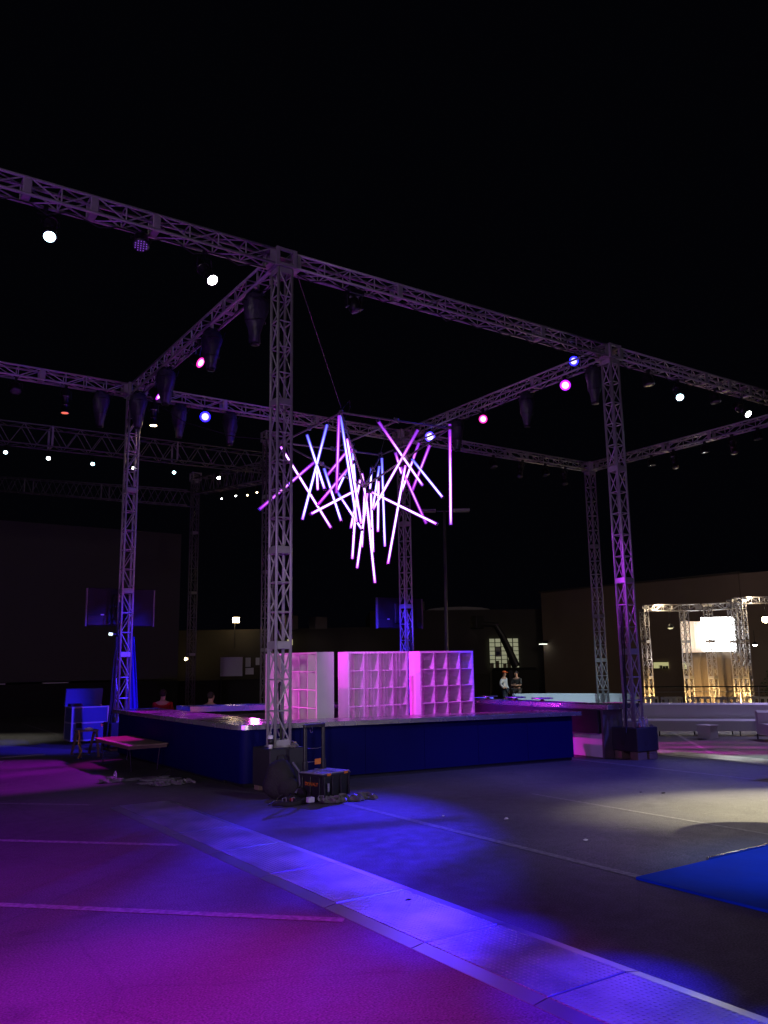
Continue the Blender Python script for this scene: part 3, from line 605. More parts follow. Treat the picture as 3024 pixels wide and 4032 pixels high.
TUBES = [((3.0,3.66,7.15),(2.64,4.14,5.04),1),((2.81,2.82,7.12),(3.01,3.28,5.52),2),((2.89,2.89,7.15),(3.32,2.96,4.87),1),((3.21,3.15,6.73),(3.56,3.16,4.87),0),((2.92,4.44,7.08),(2.8,3.43,5.61),1),((3.25,4.58,6.48),(3.76,5.44,6.07),0),((2.78,5.49,7.02),(3.62,4.57,4.99),0),((3.15,4.52,6.48),(1.71,4.4,5.22),2),((3.46,3.34,6.67),(3.5,4.53,6.21),2),((3.24,4.22,6.29),(3.76,4.35,5.14),1),((3.82,3.83,5.75),(2.5,3.51,5.05),0),((3.47,3.34,6.26),(3.28,4.56,5.51),2),((4.2,4.78,6.48),(4.4,5.6,6.11),1),((3.99,4.92,5.96),(4.16,4.08,4.92),1),((3.57,3.52,6.65),(4.27,4.49,5.9),1),((3.95,3.01,7.2),(5.28,3.2,5.92),3),((4.86,2.76,7.08),(4.16,3.6,5.31),3),((6.13,4.44,7.34),(5.98,5.03,6.17),3),((5.19,3.74,6.49),(4.93,4.16,4.18),0),((5.63,4.06,6.76),(5.6,2.86,5.6),1),((5.87,3.65,7.07),(6.02,4.63,6.12),2),((5.62,4.54,6.67),(6.42,4.61,5.32),2),((5.46,2.35,7.2),(5.49,2.46,4.9),3),((4.37,3.94,5.79),(5.11,2.48,4.89),0),((4.49,3.85,6.06),(4.91,4.54,5.0),0),((5.4,5.05,6.98),(5.66,5.36,4.78),1),((5.29,5.0,6.76),(5.63,5.86,5.79),1),((4.45,4.12,5.85),(4.7,4.44,4.47),0),((4.19,3.94,5.75),(4.45,4.0,3.69),0),((4.22,3.92,5.75),(4.17,4.32,4.05),0),((3.96,3.74,6.16),(4.55,4.3,5.01),0),((4.03,3.92,6.06),(4.32,4.82,5.08),0),((4.01,4.06,5.72),(4.13,4.46,4.28),0),((5.08,5.03,6.7),(5.53,5.81,6.34),1),((4.28,4.12,5.83),(4.53,4.67,4.61),0),((5.4,4.45,7.01),(5.92,4.94,6.62),3)]
for p0, p1, mi in TUBES:
    g = MB(); p0 = Vector(p0); p1 = Vector(p1); n = 10; g.cyl(p0, p1, .014 if mi == 2 else .018, n=n)
    ob = g.build('light_tube', M['tube%d' % mi], t); smooth_sides(ob); sl = MB(); sl.cyl(p0, p1, .037, n=12, caps=False); smooth_sides(sl.build('halo_sleeve', M['sleeve%d' % (mi == 1)], ob))
    uv = ob.data.uv_layers.new(name='UVMap')
    for pl_ in ob.data.polygons:
        for li in pl_.loop_indices:
            vi = ob.data.loops[li].vertex_index; uv.data[li].uv = (0, 0 if vi < n else 1)
    d = (p1 - p0).normalized(); c = MB(); c.cyl(p0 - d * .06, p0 - d * .001, .036, n=10); c.build('end_cap', M['black'], ob); c = MB(); c.cyl(p1 + d * .001, p1 + d * .025, .036, n=10); c.build('end_cap', M['black'], ob)
g = MB(); g.cyl((.30, 0, 8.5), (2.72, 2.58, 7.2), .006, n=5); tag(g.build('support_cable', M['alu_dark']), 'thin steel cable from the front truss to the top of the tube sculpture', 'cable')
g = MB(); g.cyl((5.46, 5.2, 7.15), (6.6, 6.4, 8.5), .006, n=5); tag(g.build('support_cable', M['wire']), 'thin steel cable behind the tube sculpture rising to the rear truss', 'cable')
g = MB(); g.tube([(0.3, 7.9, 8.5), (1.0, 7.2, 7.8), (1.9, 6.3, 7.35), (2.7, 5.4, 7.15)], .012, 6); tag(g.build('feed_cable', M['cable']), 'dark sagging cable from the left tower to the left corner of the tube frame', 'cable')
g = MB(); g.tube([(2.72, 2.58, 7.15), (2.95, 2.62, 7.42), (3.02, 2.7, 7.3), (2.92, 2.75, 7.05), (2.76, 2.66, 7.08)], .008, 6); tag(g.build('cable_loop', M['cable']), 'small black cable loop at the top corner of the tube frame', 'cable')

# ---------------------------------------------------------------- bar counters
GBAR = 'counters of the island bar'
def slab(mb, poly, top, th):
    """counter top following the fall of the lot; rounded upper rim"""
    n = len(poly); vs = []
    cx = sum(p[0] for p in poly) / n; cy = sum(p[1] for p in poly) / n
    for dz, ins in ((-th, .0), (-.006, .0), (0, .006)):
        for x, y in poly:
            d = Vector((cx - x, cy - y)).normalized() * ins; vs.append((x + d.x, y + d.y, G(x) + top + dz))
    mb._add(vs, [tuple(range(n - 1, -1, -1)), tuple(range(2 * n, 3 * n))] + [(k2 * n + i, k2 * n + (i + 1) % n, (k2 + 1) * n + (i + 1) % n, (k2 + 1) * n + i) for k2 in (0, 1) for i in range(n)])
t = thing('bar_counter', 'long blue fronted bar counter with steel top nearest the camera', 'bar counter', (3, .9, 0), GBAR)
arc = lambda cx, cy, r, a0, a1, n=8: [(cx + r * math.cos(R(a0 + (a1 - a0) * i / n)), cy + r * math.sin(R(a0 + (a1 - a0) * i / n))) for i in range(n + 1)]
g = MB(); slab(g, arc(-.26, .58, .28, 180, 270) + [(3.2, .30), (3.2, 1.22), (-.54, 1.22)], .965, .075); g.build('counter_top', M['steel'], t)
g = MB(); slab(g, [(3.206, .30), (7.02, .30), (7.02, 1.22), (3.206, 1.22)], .965, .075); g.build('counter_top', M['steel'], t)
g = MB(); vs = []
pts = arc(-.28, .56, .14, 180, 270) + [(.60, .42), (.60, .50), (-.20, .50), (-.34, .56), (-.34, 1.22), (-.42, 1.22)]
def slope_prism(g, pts, z0, z1):
    n = len(pts); g._add([(x, y, G(x) + z0) for x, y in pts] + [(x, y, G(x) + z1) for x, y in pts], [tuple(range(n - 1, -1, -1)), tuple(range(n, 2 * n))] + [(i, (i + 1) % n, n + (i + 1) % n, n + i) for i in range(n)])
g = MB(); slope_prism(g, pts, .07, .888); g.build('front_panel', M['barblue'], t)
for i in range(5):
    x0 = .606 + i * 1.252; g = MB(); slope_prism(g, [(x0, .42), (x0 + 1.246, .42), (x0 + 1.246, .50), (x0, .50)], .07, .888); g.build('front_panel', M['barblue'], t)
g = MB(); slope_prism(g, [(-.36, .47), (6.85, .47), (6.85, .50), (-.36, .50)], -.05, .068); g.build('kick_plate', M['black'], t)
g = MB(); g.box(6.80, 6.855, .505, 1.15, -.13, .76); g.box(-.33, -.28, .57, 1.2, 0.0, .88); g.build('end_panel', M['black'], t)
t = thing('bar_counter', 'left run of the bar counter going back to the left tower', 'bar counter', (-.1, 4, 0), GBAR)
for b0, b1 in ((1.226, 3.0), (3.006, 5.0), (5.006, 7.0)):
    g = MB(); slab(g, [(-.54, b0), (.46, b0), (.46, b1), (-.54, b1)], .965, .075); g.build('counter_top', M['steel'], t)
for i in range(5): g = MB(); g.box(-.42, -.36, 1.226 + i * 1.136, 1.226 + i * 1.136 + 1.13, .05, .888); g.build('front_panel', M['barblue'], t)
g = MB(); g.box(-.37, -.34, 1.226, 6.9, -.02, .048); g.build('kick_plate', M['black'], t)
g = MB(); g.box(.30, .36, 1.226, 6.9, -.02, .888); g.build('inner_panel', M['blackwood'], t)
t = thing('bar_counter', 'far run of the bar counter with a glowing blue edge behind the shelves', 'bar counter', (4, 7, 0), GBAR)
g = MB(); slab(g, [(1.1, 6.62), (6.9, 6.62), (6.9, 7.5), (1.1, 7.5)], .985, .12); g.build('counter_top', M['steel'], t)
g = MB(); g.box(1.25, 6.8, 6.8, 7.4, -.12, .74); g.build('front_panel', M['blackwood'], t)
t = thing('bar_counter', 'right run of the bar counter with blue edge beside the right tower', 'bar counter', (8.2, 3, 0), GBAR)
g = MB(); g.rbox(7.70, 8.28, .20, 6.5, .845, .945, .006); g.build('counter_top', M['steel'], t)
g = MB(); g.rbox(8.286, 8.85, .32, 1.0, .84, .94, .006); g.build('counter_top', M['steel'], t)
g = MB(); g.box(7.66, 8.27, .32, .37, -.15, .843); g.build('end_panel', M['steel_edge'], t)
g = MB(); g.box(7.72, 7.77, .372, 1.33, -.13, .84); g.box(7.72, 7.77, 1.337, 6.4, -.13, .84); g.box(8.2, 8.25, .372, 6.4, -.13, .84); g.build('inner_panel', M['cubwhite'], t)
g = MB(); g.box(7.60, 7.70, .40, 6.3, .36, .84); g.build('under_shelf', M['blackwood'], t)
# back bar cabinets carrying the cubby shelves
def cabinet(x0, x1, y0, y1, label):
    t = thing('back_bar_cabinet', label, 'cabinet', (x0, y0, G(x0)), 'low black cabinets under the shelf units')
    g = MB(); g.rbox(x0, x1, y0, y1, G(x0) - .02, .618, .01); g.build('carcass', M['blackwood'], t)
    g = MB(); g.box(x0 - .01, x1 + .01, y0 - .02, y1 + .01, .62, .64); g.build('top_board', M['black'], t)
cabinet(2.75, 6.1, 2.45, 2.98, 'low black cabinet under the two right shelf units')
cabinet(2.05, 2.56, 2.50, 4.1, 'low black cabinet under the left shelf unit')
cabinet(2.0, 6.1, 4.36, 4.86, 'low black cabinet under the rearmost shelf units')
def cubby(x0, y0, along, label, face, z0=.642, film=False, nx=4, nz=4, W_=1.47, D=.39):
    """4 x 4 cube shelf; along = axis of its width, face = +1/-1 direction (on the other axis) of its open side"""
    t = thing('shelf_unit', label, 'shelf unit', (x0, y0, z0), 'white cube shelf units on the back bar')
    def bx(g, u0, u1, v0, v1, za, zb):
        if along == 'x': g.box(x0 + u0, x0 + u1, y0 + v0, y0 + v1, za, zb)
        else: g.box(x0 + v0, x0 + v1, y0 + u0, y0 + u1, za, zb)
    th = .038; th2 = .016; z1 = z0 + 1.47
    g = MB(); bx(g, 0, W_, 0, D, z1 - th, z1); bx(g, 0, W_, 0, D, z0, z0 + th); bx(g, 0, th, 0, D, z0 + th, z1 - th); bx(g, W_ - th, W_, 0, D, z0 + th, z1 - th); g.build('outer_frame', M['cubwhite'], t)
    iw = (W_ - 2 * th - (nx - 1) * th2) / nx; ih = (1.47 - 2 * th - (nz - 1) * th2) / nz
    bk = (D - .02, D - .008) if face < 0 else (.008, .02); in0, in1 = (.002, D - .022) if face < 0 else (.022, D - .002)
    g = MB()
    for i in range(1, nx): u = th + i * iw + (i - 1) * th2; bx(g, u, u + th2, in0, in1, z0 + th, z1 - th)
    g.build('divider', M['cubwhite'], t)
    for j in range(1, nz):
        z = z0 + th + j * ih + (j - 1) * th2; g = MB()
        for i in range(nx): u = th + i * (iw + th2); bx(g, u, u + iw, in0 + .004, in1 - .002, z, z + th2)
        g.build('shelf', M['cubwhite'], t)
    g = MB(); bx(g, th, W_ - th, bk[0], bk[1], z0 + th, z1 - th); g.build('back_panel', M['cubback'], t)
    return t
cubby(2.79, 2.50, 'x', 'white cube shelf unit wrapped in wrinkled clear film, in the middle', -1)
cubby(4.57, 2.50, 'x', 'white cube shelf unit farthest right, with bright magenta wedges', -1)
cubby(2.11, 2.56, 'y', 'pink lit cube shelf unit on the left with a plain side panel', -1)
cubby(2.10, 4.42, 'x', 'cube shelf unit at the back left, its end seen behind the nearest tower', -1)
cubby(4.0, 4.42, 'x', 'cube shelf unit at the back seen through the gap between units', -1)
def film_sheet():
    g = MB(); nx, nz = 60, 14; vs = []
    for j in range(nz + 1):
        for i in range(nx + 1):
            x = 2.80 + 1.45 * i / nx; z = .66 + 1.44 * j / nz
            y = 2.485 + .012 * math.sin(i * 1.9 + .6 * math.sin(j * .5)) + .006 * math.sin(i * 3.7 + j * .9)
            vs.append((x, y, z))
    g._add(vs, [(j * (nx + 1) + i, j * (nx + 1) + i + 1, (j + 1) * (nx + 1) + i + 1, (j + 1) * (nx + 1) + i) for j in range(nz) for i in range(nx)])
    return g
def film_mat(name, k, a):
    mt = bpy.data.materials.new(name); mt.use_nodes = True; nt = mt.node_tree; b = nt.nodes['Principled BSDF']
    b.inputs['Base Color'].default_value = (.6, .58, .6, 1); b.inputs['Roughness'].default_value = .28
    tc = nt.nodes.new('ShaderNodeTexCoord'); mp = nt.nodes.new('ShaderNodeMapping'); mp.inputs['Scale'].default_value = k; nt.links.new(tc.outputs['Object'], mp.inputs[0])
    n = nt.nodes.new('ShaderNodeTexNoise'); n.inputs['Scale'].default_value = 1; n.inputs['Detail'].default_value = 6; nt.links.new(mp.outputs[0], n.inputs['Vector'])
    r = nt.nodes.new('ShaderNodeMapRange'); r.inputs[1].default_value = .35; r.inputs[2].default_value = .75; r.inputs[3].default_value = a[0]; r.inputs[4].default_value = a[1]
    nt.links.new(n.outputs['Fac'], r.inputs[0]); nt.links.new(r.outputs[0], b.inputs['Alpha'])
    bp = nt.nodes.new('ShaderNodeBump'); bp.inputs['Strength'].default_value = .8; bp.inputs['Distance'].default_value = .02; nt.links.new(n.outputs['Fac'], bp.inputs['Height']); nt.links.new(bp.outputs[0], b.inputs['Normal'])
    return mt
M['wrap'] = film_mat('stretch_wrap', (14, 14, 1.2), (.08, .55))
M['wrap2'] = film_mat('stretch_wrap_tight', (2, 2, 12), (.0, .16))
tag(film_sheet().build('plastic_wrap', M['wrap'], None, True), 'wrinkled clear plastic film hanging over the middle shelf unit', 'plastic film')
g = MB(); g.box(4.58, 6.03, 2.484, 2.487, .66, 2.10); tag(g.build('plastic_wrap', M['wrap2']), 'tight clear plastic film stretched over the right shelf unit', 'plastic film')

# ---------------------------------------------------------------- ballast boxes
def ballast(a, b, z0, z1, label, holes=False, h=.31, blocks=()):
    t = thing('ballast_box', label, 'ballast box', (a, b, G(a)), 'black ballast boxes under the towers')
    g = MB(); g.rbox(a - h, a + h, b - h, b + h, z0, z1, .012); g.build('carcass', M['blackwood'], t)
    if holes:
        g = MB()
        for s in (1,): 
            g.cyl((a - .05, b - h - .004, z0 + .17), (a - .05, b - h - .001, z0 + .17), .055, n=20); g.cyl((a - h - .004, b + .05, z0 + .17), (a - h - .001, b + .05, z0 + .17), .055, n=20)
        g.build('hand_hole', M['rubber'], t)
    for i, (x0, x1, y0, y1, zz0, zz1) in enumerate(blocks):
        g = MB(); g.rbox(x0, x1, y0, y1, zz0, zz1, .006); g.build('wood_block', M['wood_dark'], t)
    return t
ballast(0, 0, .075, .638, 'black plywood ballast box under the nearest tower', False, .30, [(-.28, .28, -.28, -.12, .0, .073), (-.28, .28, .12, .28, 0, .073)])
ballast(S, 0, .02, .488, 'black ballast box with round hand holes under the right tower', True, .33,
        [(S - .3, S - .02, -.30, -.1, -.15, .018), (S + .04, S + .3, -.31, -.12, -.15, -.05), (S + .06, S + .3, -.30, -.12, -.048, .018), (S - .3, S + .3, .12, .3, -.15, .018)])
ballast(0, SB, .05, .618, 'black ballast box under the left tower behind the road case', False, .32, [(-.3, .3, SB - .3, SB - .1, 0, .048), (-.3, .3, SB + .1, SB + .3, 0, .048)])
ballast(S, SB, -.08, .448, 'black ballast box under the tower behind the shelves', False, .32, [(S - .3, S + .3, SB - .3, SB - .1, -.15, -.082), (S - .3, S + .3, SB + .1, SB + .3, -.15, -.082)])
ballast(E - .02, SB, -.22, .298, 'black ballast box under the back right tower', False, .32, [(E - .3, E + .3, SB - .3, SB - .1, -.3, -.222), (E - .3, E + .3, SB + .1, SB + .3, -.3, -.222)])

# ---------------------------------------------------------------- things on the boxes
z = .638
t = thing('drink_cup', 'white paper cup with dark sleeve, lid and straw on the nearest box', 'cup', (-.24, -.2, z))
g = MB(); g.lathe((-.24, -.2, z), Z, [(0, .028), (.005, .03), (.17, .042), (.175, .042)], 20); g.build('cup_body', M['paper'], t, True)
g = MB(); g.lathe((-.24, -.2, z + .06), Z, [(0, .0365), (.085, .0415)], 20); g.build('sleeve', M['black'], t, True)
g = MB(); g.lathe((-.24, -.2, z + .176), Z, [(0, .044), (.01, .045), (.012, .038), (.02, .036)], 20); g.build('lid', M['paper'], t, True)
g = MB(); g.cyl((-.235, -.2, z + .19), (-.225, -.19, z + .245), .003, n=6); g.build('straw', M['paper'], t)
g = MB(); g.m = Matrix.Translation((.24, .02, z)) @ Matrix.Rotation(R(78), 4, 'Z'); g.rbox(-.19, .19, -.02, .02, .001, .07, .003)
tag(g.build('wood_offcut', M['wood']), 'short raw wood offcut lying on the nearest black box', 'wood block')
def crumple(c, sx, sy, sz, seed, n=16):
    rnd = random.Random(seed); ph = [rnd.uniform(0, 6) for _ in range(6)]
    def fn(p):
        k = 1 + .28 * math.sin(p.x / sx * 5 + ph[0]) * math.cos(p.y / sy * 4 + ph[1]) + .22 * math.sin(p.z / sz * 4 + p.x / sx * 7 + ph[2]) + rnd.uniform(-.13, .13)
        q = p * k; q.z = max(q.z, -sz * .55); return q
    g = MB(); g.ell((c[0], c[1], c[2] + sz * .56), sx, sy, sz, n, n // 2 + 2, fn); return g
tag(crumple((.15, -.22, z), .07, .05, .035, 3).build('crumpled_wrapper', M['film'], None), 'crumpled clear wrapper on the nearest box beside the wood offcut', 'wrapper')
def bottle(a, b, z, label, liquid=None):
    t = thing('water_bottle', label, 'bottle', (a, b, z), 'plastic bottles on the right ballast box')
    g = MB(); g.lathe((a, b, z), Z, [(0, .028), (.004, .033), (.05, .033), (.055, .030), (.10, .033), (.135, .032), (.16, .022), (.18, .013), (.195, .013)], 18); g.build('bottle_body', M['clear'], t, True)
    g = MB(); g.lathe((a, b, z + .196), Z, [(0, .015), (.016, .015), (.018, .012)], 14); g.build('cap', M['paper'], t, True)
    if liquid: g = MB(); g.lathe((a, b, z + .006), Z, [(0, .026), (.004, .028), (.085, .028)], 16); g.build('drink', M[liquid], t, True)
bottle(8.15, -.22, .489, 'clear plastic bottle with red drink beside the right tower', 'redlabel')
bottle(8.40, -.20, .489, 'clear empty water bottle at the right end of the ballast box')
bottle(8.22, -.27, .489, 'small clear bottle between tower and red drink')
tag(crumple((8.49, -.24, .489), .04, .03, .03, 9).build('crumpled_wrapper', M['film'], None), 'crumpled clear wrapper at the right edge of the right ballast box', 'wrapper')
# cable bundle at right tower
def bundle(pts, n, spread, name, label, r=.012):
    g = MB(); rnd = random.Random(len(pts) + n)
    for k2 in range(n):
        ph = rnd.uniform(0, 6); q = []
        for i, p in enumerate(pts):
            q.append((p[0] + spread * math.cos(ph + i * .7), p[1] + spread * math.sin(ph + i * .9), p[2] + rnd.uniform(-.02, .02)))
        # refine
        f = []
        for i in range(len(q) - 1):
            for s in range(4): f.append(Vector(q[i]).lerp(Vector(q[i + 1]), s / 4))
        f.append(Vector(q[-1])); g.tube(f, r, 5)
    return tag(g.build(name, M['cable'], None, True), label, 'cable bundle')
bundle([(S - .17, .0, 3.0), (S - .2, -.02, 2.2), (S - .2, .0, 1.6), (S - .22, -.02, 1.1), (S - .30, -.06, .8), (S - .38, -.12, .55), (S - .46, -.16, .40)], 7, .028, 'cable_bundle', 'black cable bundle hanging down the left of the right tower')
bundle([(-.16, SB - .1, 3.4), (-.2, SB - .12, 2.6), (-.24, SB - .14, 1.8), (-.28, SB - .18, 1.1), (-.34, SB - .22, .5), (-.42, SB - .3, .1)], 8, .045, 'cable_bundle', 'thick dark cable bundle on the left of the left tower')
bundle([(.03, .02, 1.6), (.04, .02, 1.2), (.05, .0, .95), (.03, -.02, .7)], 4, .025, 'cable_bundle', 'short black cables inside the foot of the nearest tower')
bundle([(S + .02, SB - .15, 3.0), (S + .03, SB - .16, 2.3), (S + .05, SB - .16, 1.6)], 5, .03, 'cable_bundle', 'dark cables running down the tower behind the shelves')
# blue drape at the left tower
g = MB(); n = 22; vs = []
for j in range(9):
    z = .64 + 1.95 * j / 8; wd = .30 - .17 * j / 8
    for i in range(n):
        f = i / (n - 1); vs.append((.17 + wd * f, SB + .22 + .03 * math.sin(f * 16 + j * .25), z))
g._add(vs, [(j * n + i, j * n + i + 1, (j + 1) * n + i + 1, (j + 1) * n + i) for j in range(8) for i in range(n - 1)])
dr = g.build('drape', mat('blue_drape', (.03, .03, .28), .8, 0, .2, 4), None, True); sm = dr.modifiers.new('thickness', 'SOLIDIFY'); sm.thickness = .006
tag(dr, 'blue cloth drape hanging behind the foot of the left tower', 'drape')
# small work lamp on left tower
t = thing('work_lamp', 'small lit clip lamp on the left tower', 'lamp', (-.28, SB - .1, 2.62))
g = MB(); g.cyl((-.17, SB - .1, 2.62), (-.32, SB - .12, 2.64), .03, .022, 10); g.build('body', M['black'], t); g = MB(); g.cyl((-.40, SB - .13, 2.645), (-.325, SB - .12, 2.64), .035, n=12); g.build('bulb', emit('pale_bulb', (.7, .9, .85), 1.6), t)

# ---------------------------------------------------------------- TV panels on two towers
def tv(a, b, z, label):
    t = thing('television', label, 'television', (a, b, z), 'televisions seen from behind on the towers')
    g = MB(); g.rbox(a - .79, a + .79, b - .03, b + .03, z - .45, z + .45, .012); g.build('case', mat('tv_back', (.007, .007, .013), .7, 0, .2, 2), t)
    g = MB(); g.rbox(a - .78, a - .30, b - .045, b - .031, z - .43, z - .2, .005); g.rbox(a - .22, a + .22, b - .085, b - .031, z - .28, z + .28, .01); g.build('rear_cover', M['plastic'], t)
    for u0 in (a - .83, a + .795): MB().box(u0, u0 + .035, b - .035, b + .035, z - .46, z + .44).build('side_trim', M['alu_dark'], t)
    g = MB(); g.box(a - .12, a + .12, b - .12, b - .087, z - .2, z + .2); g.box(a - .2, a + .2, b - .16, b - .122, z - .03, z + .03); g.build('wall_mount', M['black'], t)
    g = MB(); g.box(a - .48, a - .40, b - .048, b - .0455, z - .2, z - .17); g.build('sticker', M['paper'], t)
tv(-.02, SB + .33, 3.30, 'dark blue lit television back behind the left tower')
tv(S, SB + .33, 3.32, 'dark television back behind the tower above the shelves')

# ---------------------------------------------------------------- plywood table
t = thing('plywood_table', 'low plywood sheet table lit pink beside the bar', 'table', (-.83, 4.7, 0))
g = MB(); g.rbox(-1.22, -.46, 3.62, 5.85, .455, .475, .003); g.build('table_top', M['wood'], t)
g = MB(); g.box(-1.20, -.48, 3.64, 3.68, .40, .453); g.box(-1.20, -.48, 5.79, 5.83, .40, .453); g.box(-1.20, -1.16, 3.685, 5.785, .40, .453); g.box(-.52, -.48, 3.685, 5.785, .40, .453); g.build('apron', M['wood_dark'], t)
for x, y in ((-1.12, 3.8), (-.56, 3.8), (-1.12, 5.65), (-.56, 5.65)):
    g = MB(); g.tube([(x, y, .40), (x + (.04 if x < -.8 else -.04), y, .0)], .013, 8); g.build('leg', M['black'], t)
# step stool
t = thing('step_stool', 'weathered wooden step stool with yellow strap left of the plywood table', 'stool', (-1.15, 7.0, 0))
g = MB(); g.rbox(-1.30, -.86, 6.82, 7.06, .53, .56, .004); g.build('top_step', M['wood_dark'], t)
for x in (-1.27, -.90):
    for y0, y1 in ((6.86, 6.62), (7.02, 7.40)):
        g = MB(); g.obox(((x), (y0 + y1) / 2, .265), X, Vector((0, y1 - y0, -.53)).cross(X).normalized(), Vector((0, y1 - y0, -.53)).normalized(), .02, .03, .285); g.build('leg', M['wood_dark'], t)
g = MB(); g.tube([(-1.29, 6.80, .57), (-1.28, 6.74, .45), (-1.32, 6.66, .3), (-1.25, 6.62, .15), (-1.34, 6.55, .02)], .014, 6); g.build('strap', M['yellow'], t)
tag(crumple((-1.05, 6.9, .562), .10, .06, .03, 5).build('rag', M['paper'], None), 'pale crumpled rag on top of the step stool', 'rag')
# road case
t = thing('road_case', 'open blue lit road case with metal corners left of the left tower', 'road case', (-.25, 10.3, 0))
g = MB(); g.rbox(-.66, .24, 10.0, 10.7, .08, .90, .01); g.build('case_body', mat('case_board', (.05, .06, .16), .5, 0, .15, 5), t)
g = MB()
for x in (-.665, .205):
    for y in (9.99, 10.67): g.box(x, x + .04, y, y + .04, .08, .92)
for z in (.075, .50, .88): g.box(-.62, .20, 9.988, 10.0, z, z + .035); g.box(-.672, -.66, 10.03, 10.67, z, z + .035)
g.build('edge_trim', M['alu'], t)
g = MB(); g.obox((-.20, 10.75, 1.12), X, Vector((0, .97, .24)), Vector((0, -.24, .97)), .46, .05, .22); g.build('lid', mat('case_lid', (.07, .08, .22), .55, 0, .15, 5), t)
for x in (-.56, .14):
    for y in (10.1, 10.6): MB().cyl((x - .02, y, .045), (x + .02, y, .045), .042, n=14).build('wheel', M['rubber'], t)
g = MB(); g.box(-.55, -.42, 9.985, 9.99, .40, .52); g.box(-.55, -.42, 9.985, 9.99, .12, .24); g.box(.05, .16, 9.985, 9.99, .42, .5); g.build('latch', M['chrome'], t)
tag(MB().rbox(-.70, -.40, 10.02, 10.3, .925, .99, .01).build('equipment_tray', M['black']), 'dark flat box lying on the left end of the road case', 'box')
# debris on the ground, left
for i, (a, b2, sx, sy, sz, lab) in enumerate(((-1.80, 2.55, .20, .10, .05, 'pink lit crumpled plastic on the ground at the edge of the bar shadow'), (-1.15, 2.0, .38, .12, .05, 'grey crumpled plastic sheet on the ground under the plywood table'),
        (-3.3, 6.2, .25, .12, .05, 'small pale crumpled paper on the ground at the left picture edge'), (-1.3, 2.6, .5, .06, .02, 'long flat strip of plastic on the dark ground left of the bar'))):
    tag(crumple((a, b2, 0.0), sx, sy, sz, 20 + i, 22).build('plastic_scrap', M['film'], None), lab, 'plastic scrap')
bottle_t = thing('water_bottle', 'magenta lit bottle lying among plastic on the ground left of the bar', 'bottle', (-1.72, 2.62, .03))
g = MB(); g.lathe((-1.72, 2.62, .0), Z, [(0, .028), (.12, .03), (.15, .014), (.17, .014)], 12); g.build('bottle_body', M['clear'], bottle_t, True)
g = MB(); g.tube([(-1.42, 2.4, .01), (-1.2, 2.25, .02), (-1.0, 2.2, .12), (-.92, 2.15, .2), (-.88, 2.1, .02)], .012, 6); tag(g.build('bent_tube', M['black']), 'thin black bent tube on the ground under the plywood table', 'tube')
for i, (a, b2) in enumerate(((-3.6, 7.0), (-2.6, 7.9))):
    g = MB(); g.rbox(a, a + .9, b2, b2 + .03, .003, .03, .003); tag(g.build('ground_strip', M['steel_edge']), ['thin metal strip on the ground at the left picture edge', 'thin metal strip on the ground left of the step stool'][i], 'strip')

# ---------------------------------------------------------------- rolling tool box, backpack
cx, cy, yaw = .12, -1.22, R(15)
t = thing('rolling_tool_box', 'black rolling tool box with tall handle in front of the bar', 'tool box', (cx, cy, 0))
MM = Matrix.Translation((cx, cy, 0)) @ Matrix.Rotation(yaw, 4, 'Z')
def tb(name, mt, fn, smooth=False, par_=None):
    g = MB(); g.m = MM; fn(g); return g.build(name, M[mt], par_ or t, smooth)
def body(g):
    w0, w1, d0, d1 = .25, .28, .20, .23
    g._add([(-w0, -d0, .04), (w0, -d0, .04), (w0, d0, .04), (-w0, d0, .04), (-w1, -d1, .36), (w1, -d1, .36), (w1, d1, .36), (-w1, d1, .36)], [(0, 3, 2, 1), (4, 5, 6, 7), (0, 1, 5, 4), (1, 2, 6, 5), (2, 3, 7, 6), (3, 0, 4, 7)])
    g.rbox(-.29, .29, -.24, .24, .345, .365, .004)
tb('box_body', 'plastic', body)
tb('lid', 'lid', lambda g: (g.rbox(-.275, .275, -.225, .225, .367, .385, .006), g.rbox(-.2, .2, -.03, .03, .386, .394, .003), g.rbox(-.03, .03, -.2, .2, .3955, .400, .002)))
tb('front_rib', 'plastic', lambda g: [g.rbox(x, x + .03, -.245, -.20, .06, .34, .006) for x in (-.26, -.10, .07, .23)] + [g.rbox(-.292, -.25, y, y + .03, .06, .34, .006) for y in (-.18, .0, .16)])
tb('latch', 'orange', lambda g: (g.rbox(-.21, -.13, -.255, -.246, .35, .385, .003), g.rbox(.13, .21, -.255, -.246, .35, .385, .003)))
def wheels(g):
    for s in (-1, 1): g.cyl((s * .285, .17, .085), (s * .325, .17, .085), .085, n=22)
tb('wheel', 'rubber', wheels)
hd = tb('handle', 'plastic', lambda g: (g.rbox(-.21, -.155, .20, .24, .20, .98, .008), g.rbox(.155, .21, .20, .24, .20, .98, .008), g.rbox(-.21, .21, .195, .245, .981, 1.03, .01), g.rbox(-.22, -.145, .19, .25, .20, .52, .008), g.rbox(.145, .22, .19, .25, .20, .52, .008)))
tb('handle_cord', 'wire', lambda g: (g.tube([(-.16, .22, .70), (-.05, .22, .685), (.06, .22, .68), (.16, .22, .69)], .002, 5), g.tube([(-.15, .215, .50), (.15, .215, .49)], .002, 5)), False, hd)
tb('tag', 'orange', lambda g: g.rbox(.0, .12, .205, .21, .455, .535, .002), False, hd)
def carab(g):
    pts = [(-.09 + .025 * math.cos(k2 * math.pi / 6), .19, .955 + .045 * math.sin(k2 * math.pi / 6)) for k2 in range(13)]; g.tube(pts, .005, 6)
tb('clip', 'chrome', carab, False, hd)
xd = (MM.to_3x3() @ Vector((0, -1, 0))); nrm = MM.to_3x3() @ Vector((-1, 0, 0))
